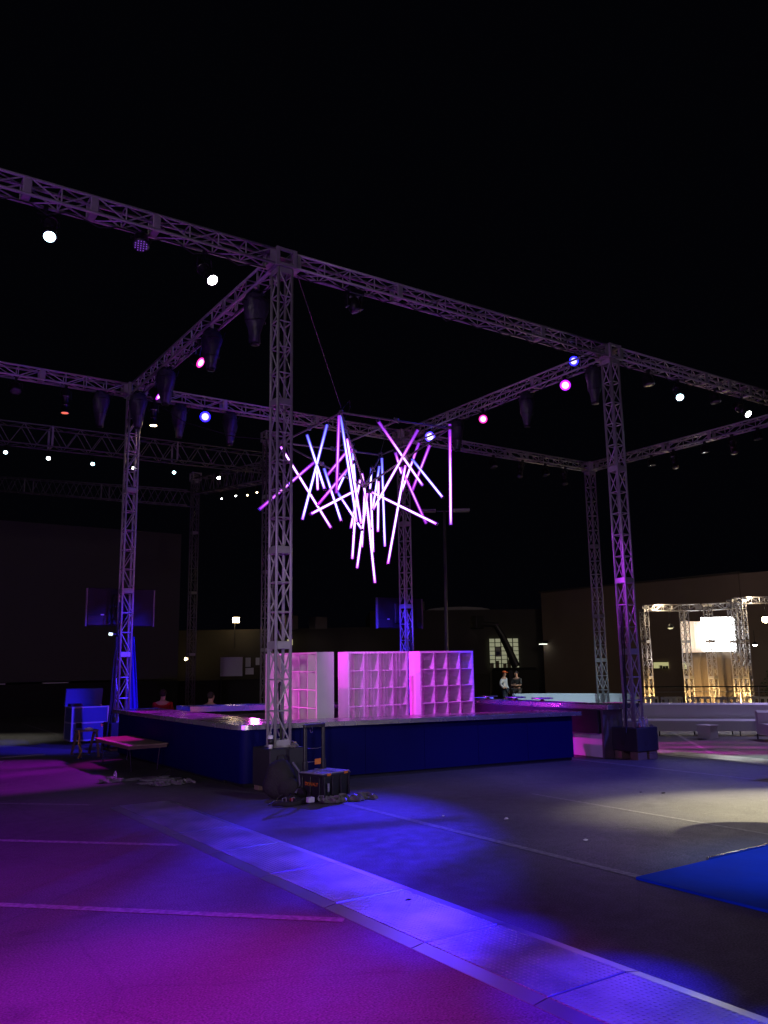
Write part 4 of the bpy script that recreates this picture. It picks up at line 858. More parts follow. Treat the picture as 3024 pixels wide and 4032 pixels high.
txt('logo', 'DEWALT', .065, MM @ Vector((-.30, -.03, .235)), xd, (0, 0, 1), emit('x', (0, 0, 0), 0) if False else M['orange'], t)
tb('side_buckle', 'lid', lambda g: g.rbox(-.20, -.165, -.258, -.247, .14, .25, .004))
# backpack
t = thing('tool_backpack', 'dark tool backpack slumped against the nearest black box', 'backpack', (-.42, -.75, 0))
def bp_fn(p):
    k2 = 1 + .10 * math.sin(p.z * 14 + p.x * 9) + .06 * math.sin(p.x * 30); q = Vector((p.x * k2, p.y * k2, p.z)); q.x *= (1.15 - p.z * .55); q.y *= (1.15 - p.z * .6); return q
g = MB(); g.m = Matrix.Translation((-.38, -.80, .27)) @ Matrix.Rotation(R(12), 4, 'Y') @ Matrix.Rotation(R(-30), 4, 'Z'); g.ell((0, 0, 0), .20, .15, .28, 20, 14, bp_fn); g.build('main_bag', M['canvas'], t, True)
g = MB(); g.m = Matrix.Translation((-.34, -.97, .17)) @ Matrix.Rotation(R(-30), 4, 'Z'); g.ell((0, 0, 0), .15, .07, .14, 16, 10, bp_fn); g.build('front_pocket', M['canvas'], t, True)
g = MB(); g.tube([(-.40, -.74, .54), (-.42, -.80, .60), (-.34, -.84, .60), (-.30, -.82, .53)], .014, 8); g.build('grab_loop', M['canvas'], t)
g = MB(); g.tube([(-.24, -.92, .50), (-.18, -1.0, .38), (-.20, -1.06, .22), (-.28, -1.08, .10)], .016, 8); g.build('strap', mat('grey_webbing', (.12, .12, .16), .6, 0, .1, 20), t)
# hand tools on the ground
t = thing('power_drill', 'black cordless drill with red trim lying in front of the backpack', 'drill', (-.45, -1.25, 0))
g = MB(); g.m = Matrix.Translation((-.42, -1.22, .06)) @ Matrix.Rotation(R(20), 4, 'Z'); g.lathe((-.12, 0, 0), X, [(0, .03), (.02, .04), (.15, .042), (.18, .03), (.24, .022), (.26, .012)], 14); g.build('drill_body', M['plastic'], t, True)
g = MB(); g.m = Matrix.Translation((-.42, -1.22, .06)) @ Matrix.Rotation(R(20), 4, 'Z'); g.rbox(-.10, -.05, -.15, -.03, -.02, .02, .01); g.build('grip', M['red'], t)
g = MB(); g.m = Matrix.Translation((-.42, -1.22, .06)) @ Matrix.Rotation(R(20), 4, 'Z'); g.rbox(-.14, -.02, -.21, -.151, -.035, .03, .01); g.build('battery', M['plastic'], t)
def wrench(loc, ang, L, label, mt='chrome'):
    g = MB(); g.m = Matrix.Translation(loc) @ Matrix.Rotation(ang, 4, 'Z') @ Matrix.Rotation(R(-24), 4, 'Y'); g.rbox(0, L, -.012, .012, 0, .010, .003); g.cyl((L, 0, 0), (L, 0, .012), .026, n=14); g.rbox(-.03, .005, -.02, .02, 0, .012, .003)
    tag(g.build('wrench', M[mt]), label, 'tool')
wrench((-.74, -1.22, .012), R(15), .22, 'shiny wrench leaning towards the backpack')
t = thing('tool_belt', 'tool belt with steel buckles spread in front of the rolling box', 'tool belt', (-.4, -1.45, 0))
g = MB(); q = [(-.78 + .11 * i, -1.36 - .08 * math.sin(i * .8) - .012 * i, .028 + .012 * math.sin(i * 1.9)) for i in range(8)]; g.tube(q, [.02, .032, .04, .036, .045, .05, .04, .02], 9); g.build('belt', M['canvas'], t, True)
for i, (x, y, an) in enumerate(((-.62, -1.40, .3), (-.30, -1.55, .1), (-.14, -1.56, -.2), (-.50, -1.43, .6))):
    g = MB(); g.m = Matrix.Translation((x, y, .075)) @ Matrix.Rotation(an, 4, 'Z')
    if i == 1: g.rbox(-.05, .05, -.035, .035, -.04, .03, .008)
    else: g.tube([(-.035, 0, -.03), (-.035, 0, .03), (.035, 0, .03), (.035, 0, -.03), (-.035, 0, -.03)], .005, 6)
    g.build('buckle', M['alu'] if i != 1 else M['paper'], t)
for i in range(6):
    x = random.uniform(-.5, -.12); y = random.uniform(-1.35, -1.1); g = crumple((x, y, .02), .05, .04, .06, 60 + i, 10); g.build('pouch', M['canvas'], t, True)
def sheet(a, b2, L, Wd, h, seed, label):
    rnd = random.Random(seed); nx, ny = 34, 8; vs = []
    hs = [[max(0, h * (.5 + .5 * math.sin(i * .9 + j * 1.3 + rnd.uniform(-.8, .8)))) * math.sin(math.pi * (j + .4) / (ny + .8)) for j in range(ny + 1)] for i in range(nx + 1)]
    for j in range(ny + 1):
        for i in range(nx + 1): x = a + L * i / nx; vs.append((x + .02 * math.sin(j * 2.1), b2 + Wd * j / ny + .05 * math.sin(i * .5) + .02 * math.sin(i * 1.7), G(x) + .006 + hs[i][j]))
    g = MB(); g._add(vs, [(j * (nx + 1) + i, j * (nx + 1) + i + 1, (j + 1) * (nx + 1) + i + 1, (j + 1) * (nx + 1) + i) for j in range(ny) for i in range(nx)])
    tag(g.build('plastic_sheet', M['film']), label, 'plastic sheet')
sheet(-.14, -1.66, .86, .28, .09, 4, 'crumpled translucent plastic sheet under the rolling tool box')
sheet(-1.45, 1.5, .7, .25, .07, 8, 'dirty translucent plastic sheet on the dark ground in front of the bar corner')

# ---------------------------------------------------------------- small litter on the lot
for a, b2, r, lab in ((1.13, -3.9, .02, 'small white paper scrap on the lot right of the ramp'), (.62, -3.3, .012, 'tiny white scrap beside the painted line'), (.95, -5.35, .018, 'tiny pale scrap near the blue platform'),):
    tag(crumple((a, b2, G(a) + .004), r * 1.6, r, r * .6, int(a * 100), 10).build('paper_scrap', M['paper'], None), lab, 'paper scrap')
for i, (a, b2, r) in enumerate(((4.55, -3.55, .022), (4.35, -3.3, .012), (-2.0, -6.22, .014))):
    tag(crumple((a, b2, G(a) + (.045 if a < -1 else .002)), r * 2, r, r * .4, 80 + i, 12).build('dirt_clod', M['canvas'], None), ['dark clod of dirt on the pale lit lot', 'smaller dark crumb of dirt behind the clod', 'small dark scrap lying on the tread plate ramp'][i], 'dirt')

# ---------------------------------------------------------------- lounge furniture
GS = 'white lounge sofas'
def sofa(path, label, seat_side=1, h=.80, sh=.44, dp=.62, dirn=None, leg=.14):
    """upholstered bench following a path of (a,b); back along the path, seat on seat_side"""
    a0, b0 = path[0]; t = thing('lounge_sofa', label, 'sofa', (a0, b0, G(a0)), GS); n = len(path)
    P_ = [Vector(p) for p in path]; N = []
    for i in range(n):
        d = (P_[min(i + 1, n - 1)] - P_[max(i - 1, 0)]).normalized(); N.append(Vector((-d.y, d.x)) * seat_side)
    gb_ = MB(); rs = []
    for p, nn in zip(P_, N):
        z0 = G(p.x) + leg; rs.append([(p.x, p.y, z0), (p.x + nn.x * .16, p.y + nn.y * .16, z0), (p.x + nn.x * .16, p.y + nn.y * .16, G(p.x) + h - .05), (p.x + nn.x * .10, p.y + nn.y * .10, G(p.x) + h), (p.x + nn.x * .03, p.y + nn.y * .03, G(p.x) + h), (p.x, p.y, G(p.x) + h - .03)])
    gb_.rings(rs).build('backrest', M['vinyl'], t)
    gs = MB(); rs = []
    for p, nn in zip(P_, N):
        z0 = G(p.x) + leg; q0 = p + nn * .165; q1 = p + nn * dp; zt = G(p.x) + sh; rs.append([(q0.x, q0.y, z0), (q1.x, q1.y, z0), (q1.x, q1.y, zt - .04), (q1.x - nn.x * .04, q1.y - nn.y * .04, zt), (q0.x, q0.y, zt)])
    gs.rings(rs).build('seat', M['vinyl'], t)
    for i in range(0, n, max(1, n // 5)):
        for off in (.05, dp - .06):
            q = P_[i] + N[i] * off; MB().cyl((q.x, q.y, G(q.x) - .01), (q.x, q.y, G(q.x) + leg), .02, n=8).build('leg', M['black'], t)
    return t
sofa([(13.1, 4.85), (14.0, 4.1), (14.9, 3.45), (15.8, 2.85), (16.7, 2.3), (17.5, 1.6)], 'long white banquette sofa right of the right tower', -1, .88, .45)
sofa([(14.9, 1.5), (15.8, .85), (16.9, .1)], 'white block sofa with bright seat at the right picture edge', -1, .74, .42, .85)
sofa([(14.2, 10.2), (15.0, 10.1), (16.0, 9.55), (17.0, 8.75), (17.9, 7.9)], 'pale blue lit long sofa behind the bar', -1, 1.0, .46)
sofa([(13.6, 8.6), (14.6, 7.9), (15.6, 7.2), (16.4, 6.7)], 'lower pale blue lit sofa in front of the long one', -1, .62, .40)
sofa([(12.0, 10.0), (12.7, 9.5)], 'small white sofa end right of the shelf units', -1, .92, .42)
t = thing('side_stand', 'small white cube stand under the banquette edge', 'stand', (13.9, 2.3, G(13.9)), None)
MB().rbox(13.75, 14.1, 2.1, 2.5, G(13.9), G(13.9) + .34, .01).build('cube_body', M['vinyl'], t); MB().box(13.73, 14.12, 2.08, 2.52, G(13.9) + .342, G(13.9) + .36).build('cube_top', M['cubwhite'], t)
t = thing('lounge_cube', 'white lounge cube cut by the right picture edge', 'stool', (3.0, -3.6, 0)); g = MB(); g.rbox(7.28, 7.8, -4.1, -3.62, G(7) + .01, G(7) + .42, .02); g.build('cube_body', M['vinyl'], t); MB().rbox(7.30, 7.78, -4.08, -3.64, G(7) + .422, G(7) + .47, .015).build('cushion', M['vinyl'], t)
# round trays/table tops on the right bar run
for i, (a, b2, r) in enumerate(((7.99, 4.3, .24), (7.99, 3.3, .25), (7.99, 2.4, .25))):
    t = thing('round_stand', ['round dark serving stand farthest back on the right bar counter', 'middle round dark serving stand on the right bar counter', 'round dark serving stand nearest the tower on the right bar counter'][i], 'serving stand', (a, b2, .946), 'round serving stands on the bar')
    MB().lathe((a, b2, .947), Z, [(0, .09), (.01, .09), (.02, .04), (.05, .04), (.055, .08)], 20).build('pedestal', M['wood_dark'], t, True)
    MB().lathe((a, b2, .947 + .056), Z, [(0, r * .96), (.006, r), (.02, r), (.024, r * .97)], 36).build('tray_top', M['steel'], t, True)
t = thing('shadow_table', 'unseen round table added to cast a shadow, just beyond the right picture edge', 'table', (4.6, -6.7, G(4)))  # unseen table, sized and placed to throw a round shadow on the lot
MB().lathe((4.6, -6.7, 1.0), Z, [(0, .93), (.03, .95), (.035, .94)], 40).build('table_top', M['black'], t, True); MB().cyl((4.6, -6.7, G(4)), (4.6, -6.7, .999), .035, n=12).build('column', M['alu'], t, True); MB().lathe((4.6, -6.7, G(4)), Z, [(0, .28), (.02, .28), (.03, .05)], 24).build('foot', M['black'], t, True)
# clear chairs row
def chair(a, b2, rz, label):
    z = G(a); t = thing('acrylic_chair', label, 'chair', (a, b2, z), 'clear acrylic chairs lined up behind the banquette'); MMc = Matrix.Rotation(rz, 4, 'Z')
    def pc(nm, fn): g = MB(); g.m = MMc; fn(g); g.build(nm, M['acrylic'], t, False, False)
    pc('seat', lambda g: g.rbox(-.21, .21, -.21, .21, .44, .465, .006))
    pc('backrest', lambda g: (g.rbox(-.21, -.17, .18, .21, .465, .88, .006), g.rbox(.17, .21, .18, .21, .465, .88, .006), g.rbox(-.17, .17, .18, .205, .80, .88, .006), g.rbox(-.05, .05, .18, .20, .47, .80, .004)))
    for sx in (-1, 1):
        for sy in (-1, 1): pc('leg', lambda g: g.rbox(sx * .19 - .018, sx * .19 + .018, sy * .19 - .018, sy * .19 + .018, 0, .438, .004))
for i in range(20):
    f = i / 19; a = 17.6 + 4.4 * f + random.uniform(-.05, .05); b2 = 8.2 - 2.9 * f + random.uniform(-.1, .1)
    chair(a, b2, R(-34) + random.choice((0, math.pi, math.pi / 2)) + random.uniform(-.1, .1), 'clear chair in the row behind the banquette on the right')
# handrail behind lounge
t = thing('handrail', 'long thin metal handrail in front of the bright stage at right', 'railing', (20, 6, G(20)))
g = MB(); g.cyl((17.6, 8.2, .90), (23.5, 4.2, .82), .022, n=8); g.build('top_rail', M['chrome'], t); g = MB(); g.cyl((17.6, 8.2, .72), (23.5, 4.2, .66), .012, n=6); g.build('lower_rail', M['alu'], t)
for i in range(4):
    f = i / 3; x, y = 17.6 + 5.9 * f, 8.2 - 4 * f; MB().cyl((x, y, G(x)), (x, y, .9 - .08 * f), .018, n=8).build('post', M['alu'], t)

# ---------------------------------------------------------------- background stage, left
def big_truss(p0, p1, label, depth=.62, wid=.5, bay=.75, mt='alu_dark'):
    p0 = Vector(p0); p1 = Vector(p1); d = (p1 - p0).normalized(); e1 = d.cross(Z).normalized(); t = thing('stage_truss', label, 'truss beam', tuple(p0), 'large dark stage trusses at the left')
    L = (p1 - p0).length; mid = (p0 + p1) / 2
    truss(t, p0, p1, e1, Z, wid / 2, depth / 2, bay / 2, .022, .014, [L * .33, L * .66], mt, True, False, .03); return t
big_truss((-4.6, 14.0, 8.70), (7.2, 14.0, 8.86), 'large dark zigzag truss with small white lamps across the left')
big_truss((-1.4, 29.5, 10.3), (6.0, 19.9, 8.55), 'lower dark zigzag truss running to the distant tower')
big_truss((6.2, 19.5, 9.0), (5.9, 12.2, 8.15), 'dark slanting truss coming forward from the distant tower')
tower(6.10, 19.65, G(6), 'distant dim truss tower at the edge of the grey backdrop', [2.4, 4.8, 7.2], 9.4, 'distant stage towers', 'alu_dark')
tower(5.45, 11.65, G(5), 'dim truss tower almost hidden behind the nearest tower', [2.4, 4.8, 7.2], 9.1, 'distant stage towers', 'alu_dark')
for i, (a, z, ln, lab) in enumerate(((-1.98, 8.08, 'e_cool', 'small lit lamp nearest the left picture edge on the stage truss'), (-.79, 8.05, 'e_white', 'second small lit lamp from the left on the stage truss'), (.51, 8.03, 'e_cool', 'third small lit lamp on the stage truss left of the left tower'),
        (1.79, 8.05, 'e_white', 'small lit lamp seen through the left tower'), (3.1, 8.06, 'e_cool', 'fifth small lit lamp on the stage truss'), (4.65, 8.05, 'e_white', 'small lit lamp on the stage truss left of the nearest tower'))):
    loc = (a, 13.75, z); t = thing('small_lamp', lab, 'stage lamp', loc, 'small lamps on the stage truss')
    MB().lathe((a + .05, 14.05, z + .26), Vector((-.05, -.3, -.26)), [(0, .05), (.03, .07), (.36, .075), (.37, .06)], 12).build('body', M['lampblack'], t, True)
    d = Vector((-.05, -.3, -.26)).normalized(); MB().lathe(Vector((a + .05, 14.05, z + .26)) + d * .372, d, [(0, .055), (.006, .05), (.008, .01)], 12).build('lens', M[ln], t, True)
    MB().cyl((a + .05, 14.05, z + .2), (a + .05, 14.05, 8.40), .012, n=6).build('hanger', M['lampblack'], t)
for i, (a, b2, z, ln) in enumerate(((5.95, 15.2, 7.75, 'e_white'), (5.92, 13.4, 7.55, 'e_amber'), (6.0, 16.6, 7.9, 'e_white'), (5.98, 14.3, 7.62, 'e_amber'))):
    lab = ['white lamp glint low on the slanting stage truss', 'amber lamp glint on the slanting stage truss', 'far white lamp glint on the slanting stage truss', 'middle amber lamp glint on the slanting stage truss'][i]
    t = thing('small_lamp', lab, 'stage lamp', (a, b2, z), 'small lamps on the stage truss'); MB().lathe((a, b2 + .1, z + .3), Vector((-.1, -.25, -.3)), [(0, .05), (.3, .07), (.33, .06)], 10).build('body', M['lampblack'], t, True)
    d = Vector((-.1, -.25, -.3)).normalized(); MB().lathe(Vector((a, b2 + .1, z + .3)) + d * .332, d, [(0, .03), (.006, .01)], 10).build('lens', M[ln], t, True)
# grey backdrop
def wallbox(p, q, z0, z1, th):
    p = Vector(p); q = Vector(q); d = (q - p).normalized(); n = Vector((-d.y, d.x)) * th
    g = MB(); c = [p, q, q + n, p + n]; g._add([(v.x, v.y, z0) for v in c] + [(v.x, v.y, z1) for v in c], [(0, 3, 2, 1), (4, 5, 6, 7), (0, 1, 5, 4), (1, 2, 6, 5), (2, 3, 7, 6), (3, 0, 4, 7)]); return g
t = thing('stage_backdrop', 'huge flat dark grey stage backdrop at the left', 'backdrop', (0, 24.5, 0))
wallbox((-9, 24.4), (7.46, 24.77), 1.32, 7.85, .3).build('backdrop_cloth', M['screen'], t); wallbox((-9, 24.0), (7.3, 24.3), G(0) - .1, 1.24, .3).build('stage_skirt', M['hedge'], t)
g = MB(); g.box(-4, .2, 24.02, 24.28, 1.25, 1.30); g.box(1.6, 2.6, 24.1, 24.3, 1.25, 1.29); g.build('light_gap_strip', M['fabricscreen'], t)  # pale strips stand for the bright light gaps under the backdrop
# light boards
for i, (a0, b0, a1, b1, z0, z1) in enumerate(((9.84, 25.59, 10.70, 25.0, 1.35, 2.235), (10.82, 24.92, 11.02, 24.79, 1.77, 2.2), (10.82, 24.92, 11.14, 24.70, 1.42, 1.72), (11.22, 24.65, 11.37, 24.55, 1.85, 2.19))):
    tag(wallbox((a0, b0), (a1, b1), z0, z1, .04).build('white_board', M['whiteboard']), ['large pale square board left of the nearest tower', 'small tall pale board beside the large square board', 'small low pale board beside the large square board', 'smallest pale board next to the nearest tower'][i], 'board', 'pale boards in the dark background')
# far fence / dark band
t = thing('fence', 'low dark cloth covered fence across the whole background', 'fence', (20, 30, G(20)))
wallbox((7.4, 27.5), (26, 25.0), -1.2, 1.15, .1).build('fence_cloth', M['hedge'], t)
for i in range(7): f = i / 6; x, y = 7.4 + 18.6 * f, 27.5 - 2.5 * f - .05; MB().cyl((x, y, -1.2), (x, y, 1.22), .03, n=8).build('post', M['black'], t)

# ---------------------------------------------------------------- buildings
def d2(p, q): v = Vector(q) - Vector(p); return v.normalized()
t = thing('warehouse', 'large plain brown walled warehouse behind the right tower', 'building', (37, 24, -1))
wallbox((36.8, 31.5), (37.7, 16.4), -1.2, 6.62, 14).build('wall', M['concrete'], t)
g = wallbox((36.7, 31.6), (37.6, 16.3), 6.622, 6.72, 14.1); g.build('parapet_cap', M['concrete2'], t)
wallbox((37.7, 16.35), (42, -6), -1.2, 6.6, 10).build('side_wall', M['concrete'], t)
def on_wall(f, z): # point along the warehouse front
    p = Vector((36.8, 31.5)).lerp(Vector((37.7, 16.4)), f); return p
for i, (f0, f1, z0, z1, mt, lab) in enumerate(((.60, .67, 1.25, 1.62, 'e_office2', 0), (.735, .80, 1.2, 1.58, 'e_office2', 0))):
    p, q = on_wall(f0, 0), on_wall(f1, 0); w_ = wallbox(p + Vector((-.09, 0)), q + Vector((-.09, 0)), z0, z1, .03); wo = w_.build('window', M[mt], t)
    fr = MB()
    for zz in (z0 - .05, z1 + .005): fr.box(min(p.x, q.x) - .14, min(p.x, q.x) - .09, q.y - .05, p.y + .05, zz, zz + .045)
    fr.build('frame', M['oliveglass'], wo)
    bl = MB()
    for k2 in range(5): y = q.y + (p.y - q.y) * (k2 + .5) / 5; bl.box(q.x - .13, q.x - .10, y - .10, y + .08, z0, z0 + random.uniform(.08, .2))
    bl.build('items_on_sill', M['canvas'], wo)
p, q = on_wall(.735, 0), on_wall(.80, 0); wo = wallbox(p + Vector((-.09, 0)), q + Vector((-.09, 0)), 2.25, 3.2, .03).build('window', M['lens_off'], t); g = MB(); g.box(q.x - .14, q.x - .10, q.y + .2, p.y - .2, 2.75, 2.80); g.build('ceiling_tube', emit('office_tube', (.8, .8, .65), 1.0), wo)
p = on_wall(.02, 0); g = MB(); g.rbox(p.x - .5, p.x - .05, p.y - .25, p.y + .25, 3.0, 3.2, .03); wl = g.build('wall_lamp', M['black'], t); g = MB(); g.rbox(p.x - .52, p.x - .12, p.y - .22, p.y + .22, 2.94, 2.99, .01); g.build('lamp_glass', emit('sodium_glass', (.9, .95, .8), 2.2), wl)
t = thing('low_building', 'lower dark building with a big lit grid window', 'building', (38, 38, -1))
wallbox((27, 39), (39.5, 31.5), -1.2, 5.55, 10).build('wall', M['concrete2'], t)
# big window in it
A0, A1 = Vector((34.35, 34.57)), Vector((36.2, 33.46)); wn = Vector((-.08, -.133))
wo = wallbox(A0 + wn, A1 + wn, 1.35, 3.45, .02).build('window', M['e_office'], t)
fr = MB(); dv = (A1 - A0)
def barm(p, q, za, zb): w_ = wallbox(p + wn * 1.5, q + wn * 1.5, za, zb, .03); fr._add(w_.v, w_.f)
for i in range(6): p = A0 + dv * i / 5; u = dv.normalized() * .03; barm(p - u, p + u, 1.3, 3.5)
for j in range(8): z = 1.35 + 2.1 * j / 7; barm(A0, A1, z - .02, z + .02)
fr.build('muntins', M['oliveglass'], wo)
po = MB()
M['poster'] = mat('white_poster', (.55, .55, .6), .6)
for f in (.2, .62): p = A0 + dv * f; wallbox(p + wn * 1.2, p + dv * .2 + wn * 1.2, 2.15, 2.85, .01).build('poster', M['poster'], wo)
po = MB()
for f in (.225, .645): p = A0 + dv * f + wn * 1.3; w_ = wallbox(p, p + dv * .14, 2.28, 2.5, .005); po._add(w_.v, w_.f)
po.build('poster_emblem', mat('dark_emblem', (.03, .03, .12), .6), wo)
p = A0 + dv * .56 + wn * 1.3; w_ = wallbox(p, p + dv * .05, 3.22, 3.32, .01); w_.build('exit_light', M['e_red'], wo)
g = MB(); it = [wallbox(A0 + dv * f + wn * 1.15, A0 + dv * (f + .12) + wn * 1.15, 1.36, 1.36 + h_, .01) for f, h_ in ((.02, .35), (.2, .5), (.45, .3), (.6, .55), (.8, .4))]
for w_ in it: g._add(w_.v, w_.f)
g.build('shelf_goods', M['curtain'], wo)
g = MB(); rs = []
for i in range(9): an = math.pi * i / 8; rs.append([(33.0 + 2.1 * math.cos(an), 36.2 - 1.2 * math.cos(an), 5.55 + .28 * math.sin(an)), (33.5 + 2.1 * math.cos(an), 37.2 - 1.2 * math.cos(an), 5.55 + .28 * math.sin(an)), (33.5 + 2.1 * math.cos(an), 37.2 - 1.2 * math.cos(an), 5.5), (33.0 + 2.1 * math.cos(an), 36.2 - 1.2 * math.cos(an), 5.5)])
g.rings(rs).build('roof_vent', M['alu_dark'], t)
t = thing('distant_building', 'dim low building left of the nearest tower with a bright floodlight', 'building', (17, 44, -1))
wallbox((10, 52), (27, 39), -1.2, 4.4, 8).build('wall', M['concrete2'], t)
fl = MB(); fl.obox((18.5, 43.4, 5.0), X, Y, Z, .22, .1, .18); fo = fl.build('floodlight', M['e_amber'], t); MB().cyl((18.5, 43.6, 3.0), (18.5, 43.6, 4.85), .04, n=8).build('bracket', M['black'], t)
MB().ell((15.6, 45.3, 2.32), .12, .1, .12, 10, 8).build('door_light', M['e_amber'], t)
g = MB(); g.box(21.9, 22.3, 42.0, 42.1, 3.2, 3.6); g.build('window', M['e_office2'], t)
lamp('floodlight_glow', (18.3, 42.9, 5.0), (1, .85, .6), 14, .2)
# blocky roof shapes
for i, (a, b2, z) in enumerate(((21.5, 41.5, 5.0), (23.5, 40.8, 4.9), (29.5, 37.0, 5.9))):
    tag(MB().rbox(a, a + 1.0, b2, b2 + 1, 4.3, z + .3, .05).build('roof_unit', M['alu_dark']), ['rooftop air unit farthest left', 'rooftop air unit in the middle', 'rooftop air unit on the lower building'][i], 'air unit', 'rooftop air units')

# ---------------------------------------------------------------- street lamp, boom lift
t = thing('street_lamp', 'tall thin street lamp with two unlit arms behind the bar', 'street lamp', (12.5, 11.7, G(12)))
MB().cyl((12.5, 11.72, G(12)), (12.58, 11.67, 7.3), .075, .05, 12).build('pole', M['alu_dark'], t, True)
for s in (-1, 1):
    d = Vector((.83, -.55, 0)) * s; c = Vector((12.58, 11.67, 7.3)); MB().cyl(c, c + d * .3, .025, n=8).build('arm', M['alu_dark'], t)
    g = MB(); g.obox(c + d * .62 + Z * .02, d, Vector((-d.y, d.x, 0)), Z, .30, .15, .04); g.build('lamp_head', M['alu'], t)
t = thing('boom_lift', 'dark boom lift arm in front of the lit window', 'boom lift', (27.9, 25.4, G(27)))
g = MB(); g.cyl((26.6, 26.35, 4.05), (27.5, 25.75, 3.95), .14, .16, 10); g.build('jib', M['black'], t)
g = MB(); g.tube([(27.35, 25.85, 4.0), (27.66, 25.6, 3.3), (28.0, 25.4, 2.4), (28.3, 25.2, 1.5)], [.16, .2, .22, .26], 10); g.build('boom_arm', M['black'], t)
g = MB(); g.rbox(26.2, 26.8, 26.2, 26.8, 3.75, 4.5, .03); g.build('platform_basket', M['black'], t)
g = MB(); g.rbox(27.3, 29.6, 24.6, 26.4, G(28) + .25, 1.45, .15); g.build('chassis', M['black'], t)
for x in (27.6, 29.3):
    for y in (24.65, 26.1): MB().cyl((x, y, G(28) + .3), (x, y + .25, G(28) + .3), .34, n=18).build('wheel', M['rubber'], t)
g = MB(); g.cyl((8.0, 18.8, 7.0), (8.75, 18.3, 6.1), .012, n=6); tag(g.build('guy_rod', M['chrome']), 'thin bright slanting rod left of the nearest tower', 'rod')

# ---------------------------------------------------------------- bright stage at the right
def mini_tower(a, b2, z1, label): 
    t = thing('stage_tower', label, 'truss tower', (a, b2, G(a)), 'warm lit towers of the bright stage'); truss(t, (a, b2, G(a)), (a, b2, z1), X, Y, .13, .13, .36, .022, .013, [1.5, 3.0], 'alu', False); return t
mini_tower(23.3, 11.67, 3.95, 'leftmost warm lit tower of the bright stage'); mini_tower(24.72, 10.71, 3.9, 'second warm lit tower left of the glowing screen')
mini_tower(25.25, 9.9, 4.1, 'darker tower in front of the glowing screen'); mini_tower(26.45, 9.55, 4.3, 'warm lit tower at the right edge of the glowing screen'); mini_tower(26.78, 9.30, 4.3, 'rightmost tower beside the draped curtain')
def mini_beam(p0, p1, label):
    t = thing('stage_beam', label, 'truss beam', p0, 'warm lit beams of the bright stage'); d = Vector(p1) - Vector(p0); truss(t, p0, p1, d.normalized().cross(Z), Z, .13, .13, .36, .022, .013, [], 'alu')
mini_beam((23.3, 11.67, 4.0), (25.2, 10.3, 4.0), 'left top beam of the bright stage'); mini_beam((25.25, 10.2, 4.0), (26.5, 9.5, 4.05), 'middle top beam above the glowing screen'); mini_beam((26.5, 9.5, 4.25), (28.6, 8.1, 4.28), 'right top beam running off the picture edge')
t = thing('led_screen', 'large blown out white LED screen on the bright stage', 'screen', (27, 10.4, 2))
wallbox((26.15, 10.9), (27.40, 10.12), 2.12, 3.62, .12).build('screen_case', M['black'], t); wallbox((26.12, 10.88), (27.38, 10.09), 2.13, 3.61, .02).build('screen_face', M['face_led'], t)
g = MB(); rs = []
n = 30; vs = []
for j in range(7):
    for i in range(n):
        f = i / (n - 1); x = 25.45 + 1.1 * f - .25 * j / 6 * (1 - f) * 0; y = 11.45 - .65 * f + .07 * math.sin(f * 26); z = 2.1 + 1.35 * j / 6 * (1 if True else 0); vs.append((x, y, z))
g._add(vs, [(j * n + i, j * n + i + 1, (j + 1) * n + i + 1, (j + 1) * n + i) for j in range(6) for i in range(n - 1)])
o = g.build('side_banner', emit('banner_emission', (1, .72, .5), .8), None, True); o.modifiers.new('th', 'SOLIDIFY').thickness = .01; tag(o, 'rumpled banner left of the white screen, its light put in as emission', 'banner')  # stage light on the cloth is put in as emission
g = MB(); n = 60; vs = []
for j in range(9):
    for i in range(n):
        f = i / (n - 1); zz = 2.1 * (1 - j / 8) + G(26) * (j / 8) + .0; w_ = 1 + .05 * math.sin(j * .5)
        x = 25.55 + (1.95 + .35 * (1 if f > .8 else 0) * math.sin(math.pi * j / 8) * (f - .8) * 5) * f; y = 11.2 - 1.25 * f + .10 * math.sin(f * 30 + .5 * math.sin(j * .6)); vs.append((x, y, zz))
g._add(vs, [(j * n + i, j * n + i + 1, (j + 1) * n + i + 1, (j + 1) * n + i) for j in range(8) for i in range(n - 1)])
o = g.build('curtain', M['curtain'], None, True); o.modifiers.new('th', 'SOLIDIFY').thickness = .015; tag(o, 'taupe draped curtain hanging under the white screen', 'curtain')
lamp('stage_uplight', (24.5, 10.3, -.2), AMB, 150, .05); lamp('stage_uplight', (26.2, 9.2, -.2), AMB, 150, .05); lamp('stage_uplight', (23.0, 11.3, -.2), AMB, 110, .05)
lamp('stage_uplight', (23.6, 11.2, 4.1), (1, .8, .5), 50, .05); lamp('stage_uplight', (26.9, 9.0, 4.4), (1, .8, .5), 50, .05); lamp('stage_worklight', (23.6, 10.9, 1.9), (1, .9, .8), 40, .1)
for i, (p_, lab, mt) in enumerate((((27.6, 8.75, 3.46), 'bright round lamp cut by the right picture edge', 'e_amber'), ((24.0, 10.9, 3.15), 'small shaded lamp hanging left of the glowing screen', 'e_office2'), ((35.4, 14.3, 2.5), 'small distant lamp right of the bright stage', 'e_white'))):
    t = thing('hanging_lamp', lab, 'lamp', p_, 'lamps around the bright stage'); MB().lathe(p_, Z, [(0, .14), (.02, .15), (.12, .08), (.16, .03)], 16).build('shade', M['black'], t, True)
    MB().ell((p_[0], p_[1], p_[2] - .02), .11 if i else .16, .11 if i else .16, .05 if i else .15, 12, 8).build('bulb', M[mt], t, True); MB().cyl((p_[0], p_[1], p_[2] + .15), (p_[0], p_[1], p_[2] + .75), .012, n=6).build('rod', M['black'], t)
